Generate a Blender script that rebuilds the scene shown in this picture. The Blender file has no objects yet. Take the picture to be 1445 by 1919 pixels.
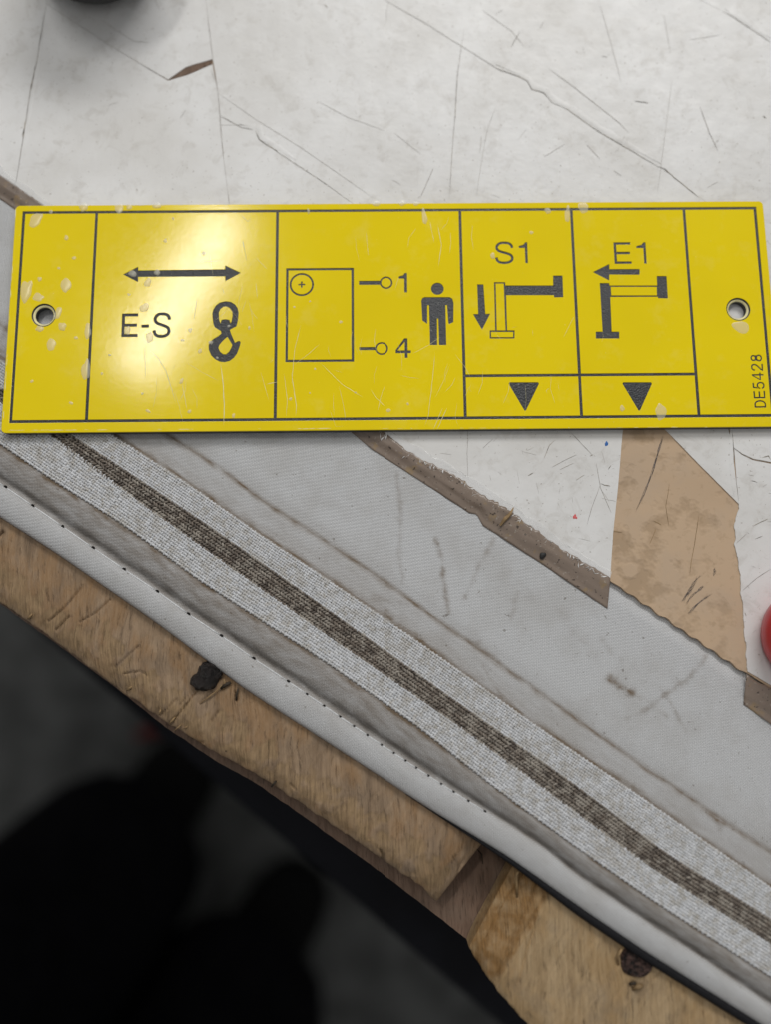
import bpy, bmesh, math, random
import numpy as np
from mathutils import Matrix, Vector, noise

random.seed(7)
rng = np.random.default_rng(7)
S = bpy.context.scene
COL = S.collection
R_ = math.radians

# ------------------------------------------------------------------ camera
FPX, CX, CY = 1442.0, 722.5, 959.5                 # focal length and centre in photo pixels
CAM_POS = np.array([-0.00281401, -0.06094272, 0.14718832])
CAM_ROT = np.array([[0.9999274, 0.00920461, -0.00777673],
                    [-0.01026419, 0.9887049, -0.14952344],
                    [0.00631259, 0.14959241, 0.9887276]])
cd = bpy.data.cameras.new('camera')
cam = bpy.data.objects.new('camera', cd)
COL.objects.link(cam)
M4 = Matrix.Identity(4)
for i in range(3):
    for j in range(3):
        M4[i][j] = CAM_ROT[i][j]
    M4[i][3] = CAM_POS[i]
cam.matrix_world = M4
cd.sensor_fit = 'HORIZONTAL'
cd.sensor_width = 36.0
cd.lens = 36.0 * FPX / 1445.0
cd.clip_start = 0.005
cd.clip_end = 50
cd.dof.use_dof = True
cd.dof.focus_distance = 0.1475
cd.dof.aperture_fstop = 6.8
S.camera = cam

# ------------------------------------------------------------------ world and lamps (indoor workshop light)
world = bpy.data.worlds.new('World')
S.world = world
world.use_nodes = True
bg = world.node_tree.nodes['Background']
bg.inputs[0].default_value = (0.99, 0.99, 0.985, 1)
bg.inputs[1].default_value = 0.30


def P(u, v, z):
    """photo pixel -> point of the horizontal plane at height z (metres)"""
    u = np.asarray(u, float); v = np.asarray(v, float)
    z = np.asarray(z, float) + 0 * u
    d = np.stack([(u - CX) / FPX, -(v - CY) / FPX, -np.ones_like(u)], -1) @ CAM_ROT.T
    k = (z - CAM_POS[2]) / d[..., 2]
    return CAM_POS + d * k[..., None]


def mirror_point(u, v, z, h):
    p = P(u, v, z)
    d = (p - CAM_POS) / np.linalg.norm(p - CAM_POS)
    d[2] = -d[2]
    return p + d * ((h - z) / d[2])


LAMP_H = 0.95
la = mirror_point(432, 400, .0037, LAMP_H)
lb = mirror_point(248, 700, .0037, LAMP_H)
ld = bpy.data.lights.new('bench_lamp', 'AREA')
ld.shape = 'RECTANGLE'
ld.size = float(np.linalg.norm(la - lb))
ld.size_y = 0.06
ld.energy = 1.7
ld.color = (1.0, 0.985, 0.95)
lo = bpy.data.objects.new('bench_lamp', ld)
COL.objects.link(lo)
zc = Vector((0, 0, 1))
xd = Vector((lb - la)).normalized()
aim = (Vector((la + lb) / 2) - Vector((0, -.03, 0))).normalized()
yd = aim.cross(xd).normalized()
zd = xd.cross(yd)
mm = Matrix((xd, yd, zd)).transposed().to_4x4()
mm.translation = Vector((la + lb) / 2)
lo.matrix_world = mm

# added unseen area light beyond the bench, to bring out the relief
cl = bpy.data.lights.new('relief_light', 'AREA')
cl.shape = 'RECTANGLE'
cl.size, cl.size_y = 1.2, .5
cl.energy = 16.5
cl.color = (1.0, .985, .96)
co = bpy.data.objects.new('relief_light', cl)
COL.objects.link(co)
co.location = (.35, 1.35, 1.25)
co.rotation_euler = (Vector((.35, 1.35, 1.25)) - Vector((0, -.03, 0))).to_track_quat('Z', 'Y').to_euler()

S.view_settings.view_transform = 'Standard'
S.view_settings.look = 'None'
S.view_settings.gamma = 1.0
S.view_settings.use_curve_mapping = False
S.view_settings.exposure = 0.1
S.render.engine = 'CYCLES'
S.cycles.max_bounces = 6


# ------------------------------------------------------------------ node helpers
class NT:
    def __init__(self, name):
        self.m = bpy.data.materials.new(name)
        self.m.use_nodes = True
        self.t = self.m.node_tree
        self.t.nodes.clear()
        self.out = self.t.nodes.new('ShaderNodeOutputMaterial')

    def n(self, typ, **kw):
        nd = self.t.nodes.new(typ)
        ins = kw.pop('ins', {})
        for k, v in kw.items():
            setattr(nd, k, v)
        for k, v in ins.items():
            self.put(nd.inputs[k], v)
        return nd

    def put(self, sock, v):
        if isinstance(v, bpy.types.NodeSocket):
            self.t.links.new(v, sock)
        elif isinstance(v, tuple) and len(v) == 3 and sock.type == 'RGBA':
            sock.default_value = (*v, 1)
        else:
            sock.default_value = v

    def math(self, op, a, b=0.0, c=0.0, clamp=False):
        nd = self.n('ShaderNodeMath', operation=op, use_clamp=clamp, ins={0: a, 1: b, 2: c})
        return nd.outputs[0]

    def mix(self, f, a, b, mode='MIX'):
        nd = self.n('ShaderNodeMix', data_type='RGBA', blend_type=mode)
        self.put(nd.inputs[0], f); self.put(nd.inputs[6], a); self.put(nd.inputs[7], b)
        return nd.outputs[2]

    def ramp(self, f, stops):
        nd = self.n('ShaderNodeValToRGB', ins={0: f})
        e = nd.color_ramp.elements
        while len(e) < len(stops):
            e.new(0.5)
        for k, (p, c) in zip(e, stops):
            k.position = p
            k.color = (c, c, c, 1) if isinstance(c, (int, float)) else (*c, 1)
        return nd.outputs[0]

    def pos(self, rot=0.0, scale=(1000, 1000, 1000), loc=(0, 0, 0)):
        """world position in millimetres, turned about z"""
        g = self.n('ShaderNodeNewGeometry')
        mp = self.n('ShaderNodeMapping', vector_type='POINT', ins={0: g.outputs['Position'], 3: (1000, 1000, 1000)})
        m2 = self.n('ShaderNodeMapping', vector_type='POINT', ins={0: mp.outputs[0], 1: loc, 2: (0, 0, rot), 3: tuple(s / 1000 for s in scale)})
        return m2.outputs[0]

    def noise(self, vec, scale, detail=4, rough=.55, dist=0.0):
        nd = self.n('ShaderNodeTexNoise', ins={'Vector': vec, 'Scale': scale, 'Detail': detail, 'Roughness': rough, 'Distortion': dist})
        return nd.outputs[0]

    def bump(self, h, strength, dist, normal=None):
        nd = self.n('ShaderNodeBump', ins={'Strength': strength, 'Distance': dist, 'Height': h})
        if normal is not None:
            self.put(nd.inputs['Normal'], normal)
        return nd.outputs[0]

    def bsdf(self, color, rough, normal=None, **kw):
        b = self.n('ShaderNodeBsdfPrincipled')
        self.put(b.inputs['Base Color'], color)
        self.put(b.inputs['Roughness'], rough)
        if normal is not None:
            self.put(b.inputs['Normal'], normal)
        for k, v in kw.items():
            self.put(b.inputs[k.replace('_', ' ')], v)
        self.t.links.new(b.outputs[0], self.out.inputs[0])
        return b


EDGE_ANG = math.atan2(-0.55, 0.83)                 # direction of the bench edge in the world


def mat_plain(name, color, rough=.5, spec=.5, nscale=0.6, var=.15, bump=0.0, metallic=0.0):
    t = NT(name)
    p = t.pos()
    f = t.noise(p, nscale)
    dark = tuple(c * (1 - var * 2) for c in color)
    lite = tuple(min(1, c * (1 + var)) for c in color)
    c = t.mix(t.ramp(f, [(.40, 0.0), (.60, 1.0)]), dark, lite)
    nrm = t.bump(t.noise(p, nscale * 3), 1.0, bump) if bump else None
    t.bsdf(c, rough, nrm, Specular_IOR_Level=spec, Metallic=metallic)
    return t.m


def mat_yellow():
    t = NT('engraving_laminate_yellow')
    p = t.pos()
    big = t.noise(p, .05, 2)
    col = t.mix(t.ramp(big, [(.35, 0.0), (.65, 1.0)]), (.87, .665, .001), (.91, .70, .0012))
    # fine hairline wear, running mostly up the plate
    ps = t.pos(rot=.12, scale=(6.0, .16, 1))
    s1 = t.ramp(t.noise(ps, 1.0, 3, .6), [(.63, 0.0), (.70, 1.0)])
    where = t.ramp(t.noise(p, .09, 3), [(.48, 0.0), (.66, 1.0)])
    sc = t.math('MULTIPLY', s1, where)
    col = t.mix(t.math('MULTIPLY', sc, .30), col, (.86, .76, .35))
    # cloudy handling haze
    hz = t.ramp(t.noise(p, .16, 5, .65), [(.55, 0.0), (.8, 1.0)])
    col = t.mix(t.math('MULTIPLY', hz, .10), col, (.8, .75, .5))
    speck = t.ramp(t.noise(p, 2.2, 2), [(.76, 0.0), (.80, 1.0)])
    col = t.mix(t.math('MULTIPLY', speck, .4), col, (.9, .85, .6))
    rg = t.math('ADD', t.math('MULTIPLY', t.noise(p, .5, 5, .7), .10), .075)
    rg = t.math('ADD', rg, t.math('MULTIPLY', sc, .15))
    orange = t.noise(p, 1.3, 3, .6)
    h = t.math('ADD', t.math('MULTIPLY', orange, .6), t.math('MULTIPLY', sc, -.5))
    t.bsdf(col, rg, t.bump(h, .5, .000022), Specular_IOR_Level=.33)
    return t.m


def mat_ink():
    t = NT('engraved_core_black')
    p = t.pos()
    f = t.noise(p, 3.0, 4, .6)
    col = t.mix(t.ramp(f, [(.35, 0.0), (.75, 1.0)]), (.010, .0115, .0145), (.024, .027, .033))
    speck = t.ramp(t.noise(p, 1.9, 2), [(.70, 0.0), (.74, 1.0)])
    col = t.mix(t.math('MULTIPLY', speck, .35), col, (.5, .5, .45))
    t.bsdf(col, .30, t.bump(f, 1.0, .00016), Specular_IOR_Level=.6)
    return t.m


def mat_laminate():
    t = NT('white_coated_board')
    p = t.pos()
    pe = t.pos(rot=-EDGE_ANG, scale=(.25, 1.0, 1))
    base = (.775, .77, .76)
    cl = t.ramp(t.noise(p, .045, 4, .6), [(.42, 0.0), (.64, 1.0)])
    col = t.mix(t.math('MULTIPLY', cl, .55), base, (.62, .60, .565))
    smear = t.ramp(t.noise(p, .28, 6, .68, .6), [(.52, 0.0), (.70, 1.0)])
    col = t.mix(t.math('MULTIPLY', smear, .34), col, (.42, .385, .335))
    st2 = t.ramp(t.noise(pe, .5, 5, .7), [(.55, 0.0), (.72, 1.0)])
    col = t.mix(t.math('MULTIPLY', st2, .30), col, (.46, .43, .39))
    # dirt caught in old scratches: thin iso-lines of a warped noise, broken up
    def hair(rot, sx, sy, seed, wid, amt, c):
        nonlocal col
        q = t.pos(rot=rot, scale=(sx, sy, 1), loc=(seed, seed * .7, 0))
        f = t.noise(q, 1.0, 2, .4)
        d = t.math('ABSOLUTE', t.math('SUBTRACT', f, .5))
        ln = t.ramp(d, [(0.0, 1.0), (wid, 0.0)])
        br = t.ramp(t.noise(t.pos(loc=(seed, 3, 0)), .22, 3), [(.52, 0.0), (.62, 1.0)])
        col = t.mix(t.math('MULTIPLY', t.math('MULTIPLY', ln, br), amt), col, c)
    hair(.4, .16, .02, 11, .004, .22, (.30, .26, .21))
    hair(-1.25, .14, .018, 37, .004, .22, (.32, .27, .22))
    hair(EDGE_ANG * -1 + .1, .02, .17, 71, .004, .22, (.34, .30, .25))
    grit = t.ramp(t.noise(p, 1.5, 2, .5), [(.68, 0.0), (.72, 1.0)])
    col = t.mix(t.math('MULTIPLY', grit, .5), col, (.25, .21, .17))
    rg = t.math('ADD', t.math('MULTIPLY', t.noise(p, .35, 4), .22), .28)
    wave = t.noise(p, .16, 3, .55)
    fine = t.noise(p, 1.2, 4, .6)
    h = t.math('ADD', t.math('MULTIPLY', wave, 1.0), t.math('MULTIPLY', fine, .12))
    t.bsdf(col, rg, t.bump(h, .5, .00035), Specular_IOR_Level=.45)
    return t.m


def mat_kraft():
    t = NT('kraft_board')
    p = t.pos()
    pf = t.pos(rot=-.05, scale=(.6, 2.6, 1))
    f = t.noise(pf, 1.2, 6, .7)
    col = t.mix(t.ramp(f, [(.40, 0.0), (.60, 1.0)]), (.30, .205, .125), (.565, .415, .28))
    bl = t.ramp(t.noise(p, .12, 4, .6), [(.46, 0.0), (.62, 1.0)])
    col = t.mix(t.math('MULTIPLY', bl, .28), col, (.47, .375, .29))
    # torn veins of paper fibre
    q = t.pos(rot=.1, scale=(.34, .045, 1), loc=(4, 9, 0))
    d = t.math('ABSOLUTE', t.math('SUBTRACT', t.noise(q, 1.0, 4, .55), .5))
    ln = t.math('MULTIPLY', t.ramp(d, [(0.0, 1.0), (.018, 0.0)]), t.ramp(t.noise(p, .2, 3), [(.5, 0.0), (.62, 1.0)]))
    col = t.mix(t.math('MULTIPLY', ln, .6), col, (.22, .14, .07))
    dk = t.ramp(t.noise(p, .55, 5, .65), [(.56, 0.0), (.68, 1.0)])
    col = t.mix(t.math('MULTIPLY', dk, .26), col, (.25, .17, .09))
    h = t.math('ADD', f, t.math('MULTIPLY', ln, -.6))
    t.bsdf(col, .85, t.bump(h, 1.0, .0004), Specular_IOR_Level=.2)
    return t.m


def mat_tape():
    t = NT('grimy_packing_tape')
    p = t.pos()
    pe = t.pos(rot=-EDGE_ANG, scale=(.3, 1.2, 1))
    f = t.noise(pe, .7, 6, .65)
    col = t.mix(t.ramp(f, [(.40, 0.0), (.60, 1.0)]), (.110, .080, .058), (.290, .225, .180))
    och = t.ramp(t.noise(p, .33, 4, .6), [(.57, 0.0), (.66, 1.0)])
    col = t.mix(t.math('MULTIPLY', och, .55), col, (.33, .225, .10))
    sp = t.ramp(t.noise(p, 1.6, 2, .5), [(.66, 0.0), (.70, 1.0)])
    col = t.mix(t.math('MULTIPLY', sp, .85), col, (.035, .026, .02))
    wh = t.ramp(t.noise(p, 1.5, 3), [(.64, 0.0), (.70, 1.0)])
    col = t.mix(t.math('MULTIPLY', wh, .3), col, (.6, .56, .5))
    t.bsdf(col, t.math('ADD', t.math('MULTIPLY', t.noise(p, .5, 3), .25), .12),
           t.bump(t.noise(pe, 1.1, 5, .6), .8, .0005), Specular_IOR_Level=.6)
    return t.m


def mat_clear():
    t = NT('clear_film')
    p = t.pos()
    pe = t.pos(rot=-EDGE_ANG, scale=(.35, 1.3, 1))
    b = t.bsdf((.92, .92, .92), .13, t.bump(t.noise(pe, .8, 5, .65), 1.0, .0014), Specular_IOR_Level=.9)
    tr = t.n('ShaderNodeBsdfTransparent')
    fr = t.n('ShaderNodeFresnel', ins={0: 1.5})
    fac = t.math('ADD', t.math('MULTIPLY', t.ramp(t.noise(pe, .5, 4), [(.45, 0.0), (.7, 1.0)]), .35), .30)
    mx = t.n('ShaderNodeMixShader')
    t.put(mx.inputs[0], fac)
    t.t.links.new(tr.outputs[0], mx.inputs[1]); t.t.links.new(b.outputs[0], mx.inputs[2])
    t.t.links.new(mx.outputs[0], t.out.inputs[0])
    return t.m


def mat_drop():
    t = NT('dried_droplet')
    b = t.bsdf((.90, .87, .70), .22, None, Specular_IOR_Level=.8)
    tr = t.n('ShaderNodeBsdfTransparent')
    mx = t.n('ShaderNodeMixShader', ins={0: .36})
    t.t.links.new(tr.outputs[0], mx.inputs[1]); t.t.links.new(b.outputs[0], mx.inputs[2])
    t.t.links.new(mx.outputs[0], t.out.inputs[0])
    return t.m


def mat_fabric():
    t = NT('woven_white_fabric')
    at = t.n('ShaderNodeAttribute', attribute_name='mask')
    sep = t.n('ShaderNodeSeparateColor', ins={0: at.outputs['Color']})
    web, stripe, dirt = sep.outputs[0], sep.outputs[1], sep.outputs[2]
    grey = t.n('ShaderNodeAttribute', attribute_name='grime_shade').outputs['Fac']
    p = t.pos()
    # plain weave of the ground cloth
    q = t.pos(rot=R_(4))
    wob = t.noise(p, .35, 2)
    sx = t.n('ShaderNodeSeparateXYZ', ins={0: q})
    k = 2 * math.pi / .66
    ax = t.math('ADD', t.math('MULTIPLY', sx.outputs[0], k), t.math('MULTIPLY', wob, 3.0))
    ay = t.math('ADD', t.math('MULTIPLY', sx.outputs[1], k * 1.25), t.math('MULTIPLY', wob, 2.0))
    a, b = t.math('SINE', ax), t.math('SINE', ay)
    prod = t.math('MULTIPLY', a, b)                     # over / under checker
    absp = t.math('ABSOLUTE', prod)
    gap = t.ramp(absp, [(0.0, 0.0), (.30, 1.0)])
    thr = t.math('ADD', t.math('MULTIPLY', prod, .5), .5)
    yarn = t.noise(p, 3.2, 3, .6)
    wcol = t.mix(thr, (.68, .69, .705), (.83, .84, .85))
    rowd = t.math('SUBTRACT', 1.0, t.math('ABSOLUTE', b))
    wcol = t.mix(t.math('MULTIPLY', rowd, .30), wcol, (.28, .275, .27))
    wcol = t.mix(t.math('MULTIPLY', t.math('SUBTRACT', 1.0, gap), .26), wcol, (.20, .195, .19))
    # webbing bands: floats laid like staggered bricks along the strip
    uv = t.n('ShaderNodeUVMap', uv_map='strip')
    nv = t.n('ShaderNodeTexNoise', ins={'Vector': uv.outputs[0], 'Scale': 1.1, 'Detail': 3.0})
    off = t.n('ShaderNodeVectorMath', operation='MULTIPLY_ADD', ins={0: nv.outputs['Color'], 1: (1.1, .8, 0), 2: uv.outputs[0]})
    so = t.n('ShaderNodeSeparateXYZ', ins={0: off.outputs[0]})
    wa = t.math('SINE', t.math('MULTIPLY', so.outputs[0], math.pi / .66))
    wb = t.math('SINE', t.math('MULTIPLY', so.outputs[1], math.pi / .58))
    over = t.math('ADD', t.math('MULTIPLY', t.math('MULTIPLY', wa, wb), .5), .5)
    aa, ab = t.math('ABSOLUTE', wa), t.math('ABSOLUTE', wb)
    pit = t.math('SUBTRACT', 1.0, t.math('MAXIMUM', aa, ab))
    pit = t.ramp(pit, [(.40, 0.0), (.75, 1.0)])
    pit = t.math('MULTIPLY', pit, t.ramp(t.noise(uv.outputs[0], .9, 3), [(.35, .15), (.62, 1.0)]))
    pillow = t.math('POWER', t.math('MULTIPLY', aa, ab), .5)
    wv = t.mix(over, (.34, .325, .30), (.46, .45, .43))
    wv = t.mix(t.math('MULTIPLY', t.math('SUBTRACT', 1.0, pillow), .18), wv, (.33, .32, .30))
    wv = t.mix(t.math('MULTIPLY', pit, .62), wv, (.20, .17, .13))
    wv = t.mix(t.math('MULTIPLY', t.ramp(t.noise(uv.outputs[0], 1.7, 4, .7), [(.42, 0.0), (.62, 1.0)]), .30), wv, (.46, .45, .43))
    br2 = t.n('ShaderNodeTexBrick', offset=.5, ins={'Vector': off.outputs[0], 'Color1': (.06, .047, .037), 'Color2': (.34, .30, .255), 'Mortar': (.045, .035, .027),
              'Scale': 1.0, 'Mortar Size': .09, 'Mortar Smooth': .7, 'Brick Width': 1.05, 'Row Height': .50, 'Bias': -.12})
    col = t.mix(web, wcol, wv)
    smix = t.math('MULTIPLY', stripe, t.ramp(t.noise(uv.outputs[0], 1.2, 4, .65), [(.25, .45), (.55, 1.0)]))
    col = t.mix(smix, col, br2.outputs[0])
    col = t.mix(t.math('MULTIPLY', yarn, .12), col, (.3, .3, .3))
    # grime (stains with their own outlines; grey also holds painted groove shade)
    patch = t.ramp(t.noise(p, .11, 5, .62), [(.44, 0.0), (.62, 1.0)])
    col = t.mix(t.math('MULTIPLY', patch, .22), col, (.40, .37, .33))
    us = t.n('ShaderNodeMapping', vector_type='POINT', ins={0: uv.outputs[0], 3: (.22, .8, 1)})
    pw = t.ramp(t.noise(us.outputs[0], 1.0, 5, .65), [(.34, .50), (.64, 1.15)])
    col = t.mix(t.math('MULTIPLY', dirt, pw, clamp=True), col, (.20, .145, .095))
    col = t.mix(t.math('MULTIPLY', grey, pw, clamp=True), col, (.165, .15, .135))
    fl = t.ramp(t.noise(p, 1.1, 2), [(.71, 0.0), (.74, 1.0)])
    col = t.mix(t.math('MULTIPLY', fl, .55), col, (.16, .13, .10))
    notweb = t.math('SUBTRACT', 1.0, web)
    h1 = t.math('MULTIPLY', t.math('MULTIPLY', absp, notweb), .35)
    h2 = t.math('MULTIPLY', t.math('SUBTRACT', t.math('ADD', pillow, t.math('MULTIPLY', over, .5)), pit), web)
    h2 = t.math('MULTIPLY', h2, t.math('ADD', t.math('MULTIPLY', t.noise(off.outputs[0], 2.0, 2), .8), .5))
    n1 = t.bump(t.math('ADD', h1, h2), .9, .00035)
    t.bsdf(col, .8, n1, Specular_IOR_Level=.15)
    return t.m


def mat_wood(name, c0, c1, c2, rot, raw=(.3, .17, .06)):
    t = NT(name)
    p = t.pos()
    pw = t.n('ShaderNodeVectorMath', operation='MULTIPLY_ADD', ins={0: t.n('ShaderNodeTexNoise', ins={'Vector': p, 'Scale': .10, 'Detail': 1.0}).outputs['Color'], 1: (2.2, 2.2, 0), 2: p})
    def gp(sx_, sy_):
        return t.n('ShaderNodeMapping', vector_type='POINT', ins={0: pw.outputs[0], 2: (0, 0, rot), 3: (sx_, sy_, .4)}).outputs[0]
    g1 = t.noise(gp(.55, .05), 1.0, 8, .68, .3)
    g2 = t.noise(gp(3.2, .20), 1.0, 6, .7)
    g3 = t.noise(gp(1.6, .25), 1.0, 5, .65)
    bl = t.noise(gp(.16, .07), 1.0, 4, .6)
    col = t.mix(t.ramp(g1, [(.39, 0.0), (.60, 1.0)]), c0, c1)
    col = t.mix(t.math('MULTIPLY', t.ramp(bl, [(.47, 0.0), (.58, 1.0)]), .75), col, c2)
    col = t.mix(t.math('MULTIPLY', t.ramp(g2, [(.35, 0.0), (.70, 1.0)]), .45), col, tuple(min(1, c * 1.45) for c in c1))
    dk = t.ramp(g3, [(.60, 0.0), (.70, 1.0)])
    col = t.mix(t.math('MULTIPLY', dk, .40), col, tuple(c * .30 for c in c0))
    hl = t.ramp(t.noise(gp(4.5, .16), 1.0, 3, .5), [(.66, 0.0), (.71, 1.0)])
    col = t.mix(t.math('MULTIPLY', hl, .5), col, tuple(c * .16 for c in c0))
    gr = t.ramp(t.noise(p, .13, 6, .68), [(.48, 0.0), (.66, 1.0)])
    col = t.mix(t.math('MULTIPLY', gr, .32), col, (.17, .135, .105))
    rw = t.n('ShaderNodeAttribute', attribute_name='raw').outputs['Fac']
    rr = t.mix(t.ramp(g2, [(.35, 0.0), (.65, 1.0)]), tuple(c * .62 for c in raw), tuple(min(1, c * 1.25) for c in raw))
    col = t.mix(t.math('MULTIPLY', rw, t.ramp(t.noise(p, .5, 4), [(.3, .35), (.6, 1.0)])), col, rr)
    h = t.math('ADD', t.math('MULTIPLY', g2, .8), t.math('MULTIPLY', g1, .5))
    h = t.math('SUBTRACT', h, t.math('MULTIPLY', t.math('ADD', dk, hl), .35))
    t.bsdf(col, .66, t.bump(h, .9, .00035), Specular_IOR_Level=.3)
    return t.m


def mat_yarn(name, c0, c1, c2, amt):
    t = NT(name)
    g = t.n('ShaderNodeNewGeometry')
    p = t.pos()
    ri = g.outputs['Random Per Island']
    col = t.mix(ri, c0, c1)
    col = t.mix(t.math('MULTIPLY', t.ramp(t.noise(p, .7, 4, .65), [(.46, 0.0), (.62, 1.0)]), amt), col, c2)
    col = t.mix(t.math('MULTIPLY', t.ramp(ri, [(.90, 0.0), (.96, 1.0)]), .5), col, c2)
    t.bsdf(col, .5, t.bump(t.noise(p, 6.0, 2), .5, .00008), Specular_IOR_Level=.4)
    return t.m


MAT = {
    'yarn': mat_yarn('white_webbing_yarn', (.50, .51, .525), (.68, .69, .71), (.36, .325, .265), .50),
    'brownyarn': mat_yarn('dark_stripe_yarn', (.080, .064, .053), (.215, .178, .145), (.40, .365, .315), .70),
    'yellow': mat_yellow(), 'ink': mat_ink(), 'laminate': mat_laminate(), 'kraft': mat_kraft(), 'tape': mat_tape(),
    'clear': mat_clear(), 'drop': mat_drop(), 'fabric': mat_fabric(),
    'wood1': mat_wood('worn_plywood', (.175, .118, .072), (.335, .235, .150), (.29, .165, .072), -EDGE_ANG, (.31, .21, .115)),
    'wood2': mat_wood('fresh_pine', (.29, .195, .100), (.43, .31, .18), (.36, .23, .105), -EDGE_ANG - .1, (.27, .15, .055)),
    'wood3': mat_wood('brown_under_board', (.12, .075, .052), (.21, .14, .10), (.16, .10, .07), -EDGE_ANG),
    'core': mat_plain('plate_core', (.05, .05, .05), .5),
    'scratch': mat_plain('pale_scratch', (.86, .78, .42), .45, var=.05),
    'dirtline': mat_plain('dirt_in_cracks', (.40, .365, .315), .85, .2, var=.3),
    'faintline': mat_plain('faint_grey_scuffs', (.60, .575, .535), .7, .3, var=.1),
    'pencil': mat_plain('pencil_graphite', (.20, .165, .145), .6, .3, nscale=3, var=.3),
    'thread': mat_plain('white_thread', (.66, .67, .68), .5, .4, nscale=3, var=.08),
    'hole': mat_plain('needle_hole', (.012, .011, .010), .9, .1),
    'binding': mat_plain('black_binding', (.010, .010, .012), .75, .25, nscale=2, bump=.0001),
    'rust': mat_plain('rusty_steel', (.075, .042, .034), .36, .6, nscale=.9, var=.45, bump=.0009, metallic=.35),
    'tar': mat_plain('dark_crushed_nail', (.022, .016, .014), .14, .8, nscale=.8, var=.4, bump=.0012, metallic=.2),
    'splinter': mat_plain('wood_splinter', (.33, .22, .11), .6, .3),
    'darksplinter': mat_plain('dark_bark_fibre', (.04, .03, .02), .7, .3),
    'red': mat_plain('red_plastic', (.52, .018, .028), .28, .5, nscale=.3, var=.05),
    'can': mat_plain('dark_grey_metal', (.035, .036, .036), .45, .5, nscale=.2),
    'floor': mat_plain('grey_concrete_floor', (.080, .082, .080), .8, .2, nscale=.02),
    'trousers': mat_plain('black_cotton', (.004, .004, .005), .95, .05, nscale=.05),
    'shoe': mat_plain('black_leather', (.004, .004, .004), .8, .08, nscale=.1),
    'rail': mat_plain('dark_blue_steel', (.007, .0075, .011), .7, .2, nscale=.05),
    'blue': mat_plain('blue_paint', (.03, .16, .50), .5), 'dullred': mat_plain('dull_red_scrap', (.10, .012, .012), .8, .1), 'redink': mat_plain('red_ink', (.6, .12, .12), .6),
    'black': mat_plain('black_crumb', (.012, .012, .012), .6), 'orange': mat_plain('orange_stain', (.45, .22, .07), .8),
}


# ------------------------------------------------------------------ object helpers
def obj_from(name, verts, faces, mat, parent=None, smooth=False, base=None):
    me = bpy.data.meshes.new(name)
    v = np.asarray(verts, float)
    if parent is not None:
        off = np.array(parent.get('_base', (0, 0, 0)), float)
    else:
        off = np.array(base if base is not None else (0, 0, 0), float)
    me.from_pydata((v - off).tolist(), [], faces)
    me.update()
    o = bpy.data.objects.new(name, me)
    COL.objects.link(o)
    if mat:
        me.materials.append(MAT[mat])
    if smooth:
        for f in me.polygons:
            f.use_smooth = True
    if parent is not None:
        o.parent = parent
    else:
        o.location = off
        o['_base'] = tuple(float(x) for x in off)
    return o


def tag(o, label=None, cat=None, group=None, kind=None):
    if label: o['label'] = label
    if cat: o['category'] = cat
    if group: o['group'] = group
    if kind: o['kind'] = kind
    return o


def thing(name, label, cat, base, group=None):
    o = bpy.data.objects.new(name, None)
    o.empty_display_size = .01
    COL.objects.link(o)
    o.location = base
    o['_base'] = tuple(float(x) for x in base)
    return tag(o, label, cat, group)


def subd(poly, step, jit=0.0, seed=0.0, closed=True, freq=.05):
    """resample a pixel polyline, roughen it a little"""
    out = []
    n = len(poly)
    for i in range(n if closed else n - 1):
        a = np.array(poly[i], float); b = np.array(poly[(i + 1) % n], float)
        L = np.linalg.norm(b - a)
        k = max(1, int(L / step))
        d = (b - a) / max(L, 1e-9)
        nn = np.array([-d[1], d[0]])
        for j in range(k):
            q = a + (b - a) * j / k
            w = noise.noise((q[0] * freq, q[1] * freq, seed)) + .5 * noise.noise((q[0] * freq * 3.1, q[1] * freq * 3.1, seed + 5))
            out.append(q + nn * w * jit)
    if not closed:
        out.append(np.array(poly[-1], float))
    return np.array(out)


def slab_px(name, poly, z0, z1, mat, parent=None, step=8, jit=0.0, inset=0.0, seed=0.0, base=None):
    poly = [p for i_, p in enumerate(poly) if np.hypot(p[0] - poly[i_ - 1][0], p[1] - poly[i_ - 1][1]) > .5]
    q = subd(poly, step, jit, seed)
    if inset:
        nx = np.roll(q, -1, 0) - np.roll(q, 1, 0)
        nn = np.stack([-nx[:, 1], nx[:, 0]], 1)
        nn /= np.linalg.norm(nn, axis=1)[:, None] + 1e-9
        area = np.sum(q[:, 0] * np.roll(q[:, 1], -1) - np.roll(q[:, 0], -1) * q[:, 1])
        sgn = 1 if area > 0 else -1
        am = np.array([inset * (.45 + 1.9 * max(0, noise.noise((x * .013, y * .013, seed + 3)))) for x, y in q])
        q = q + nn * (sgn * am)[:, None]
    n = len(q)
    top = P(q[:, 0], q[:, 1], z1)
    bot = top.copy(); bot[:, 2] = z0
    v = np.concatenate([top, bot])
    faces = [list(range(n))[::-1], list(range(n, 2 * n))]
    faces += [[i, (i + 1) % n, n + (i + 1) % n, n + i] for i in range(n)]
    o = obj_from(name, v, faces, mat, parent, base=base)
    bm = bmesh.new(); bm.from_mesh(o.data)
    bmesh.ops.recalc_face_normals(bm, faces=bm.faces)
    bm.to_mesh(o.data); bm.free()
    return o


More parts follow.
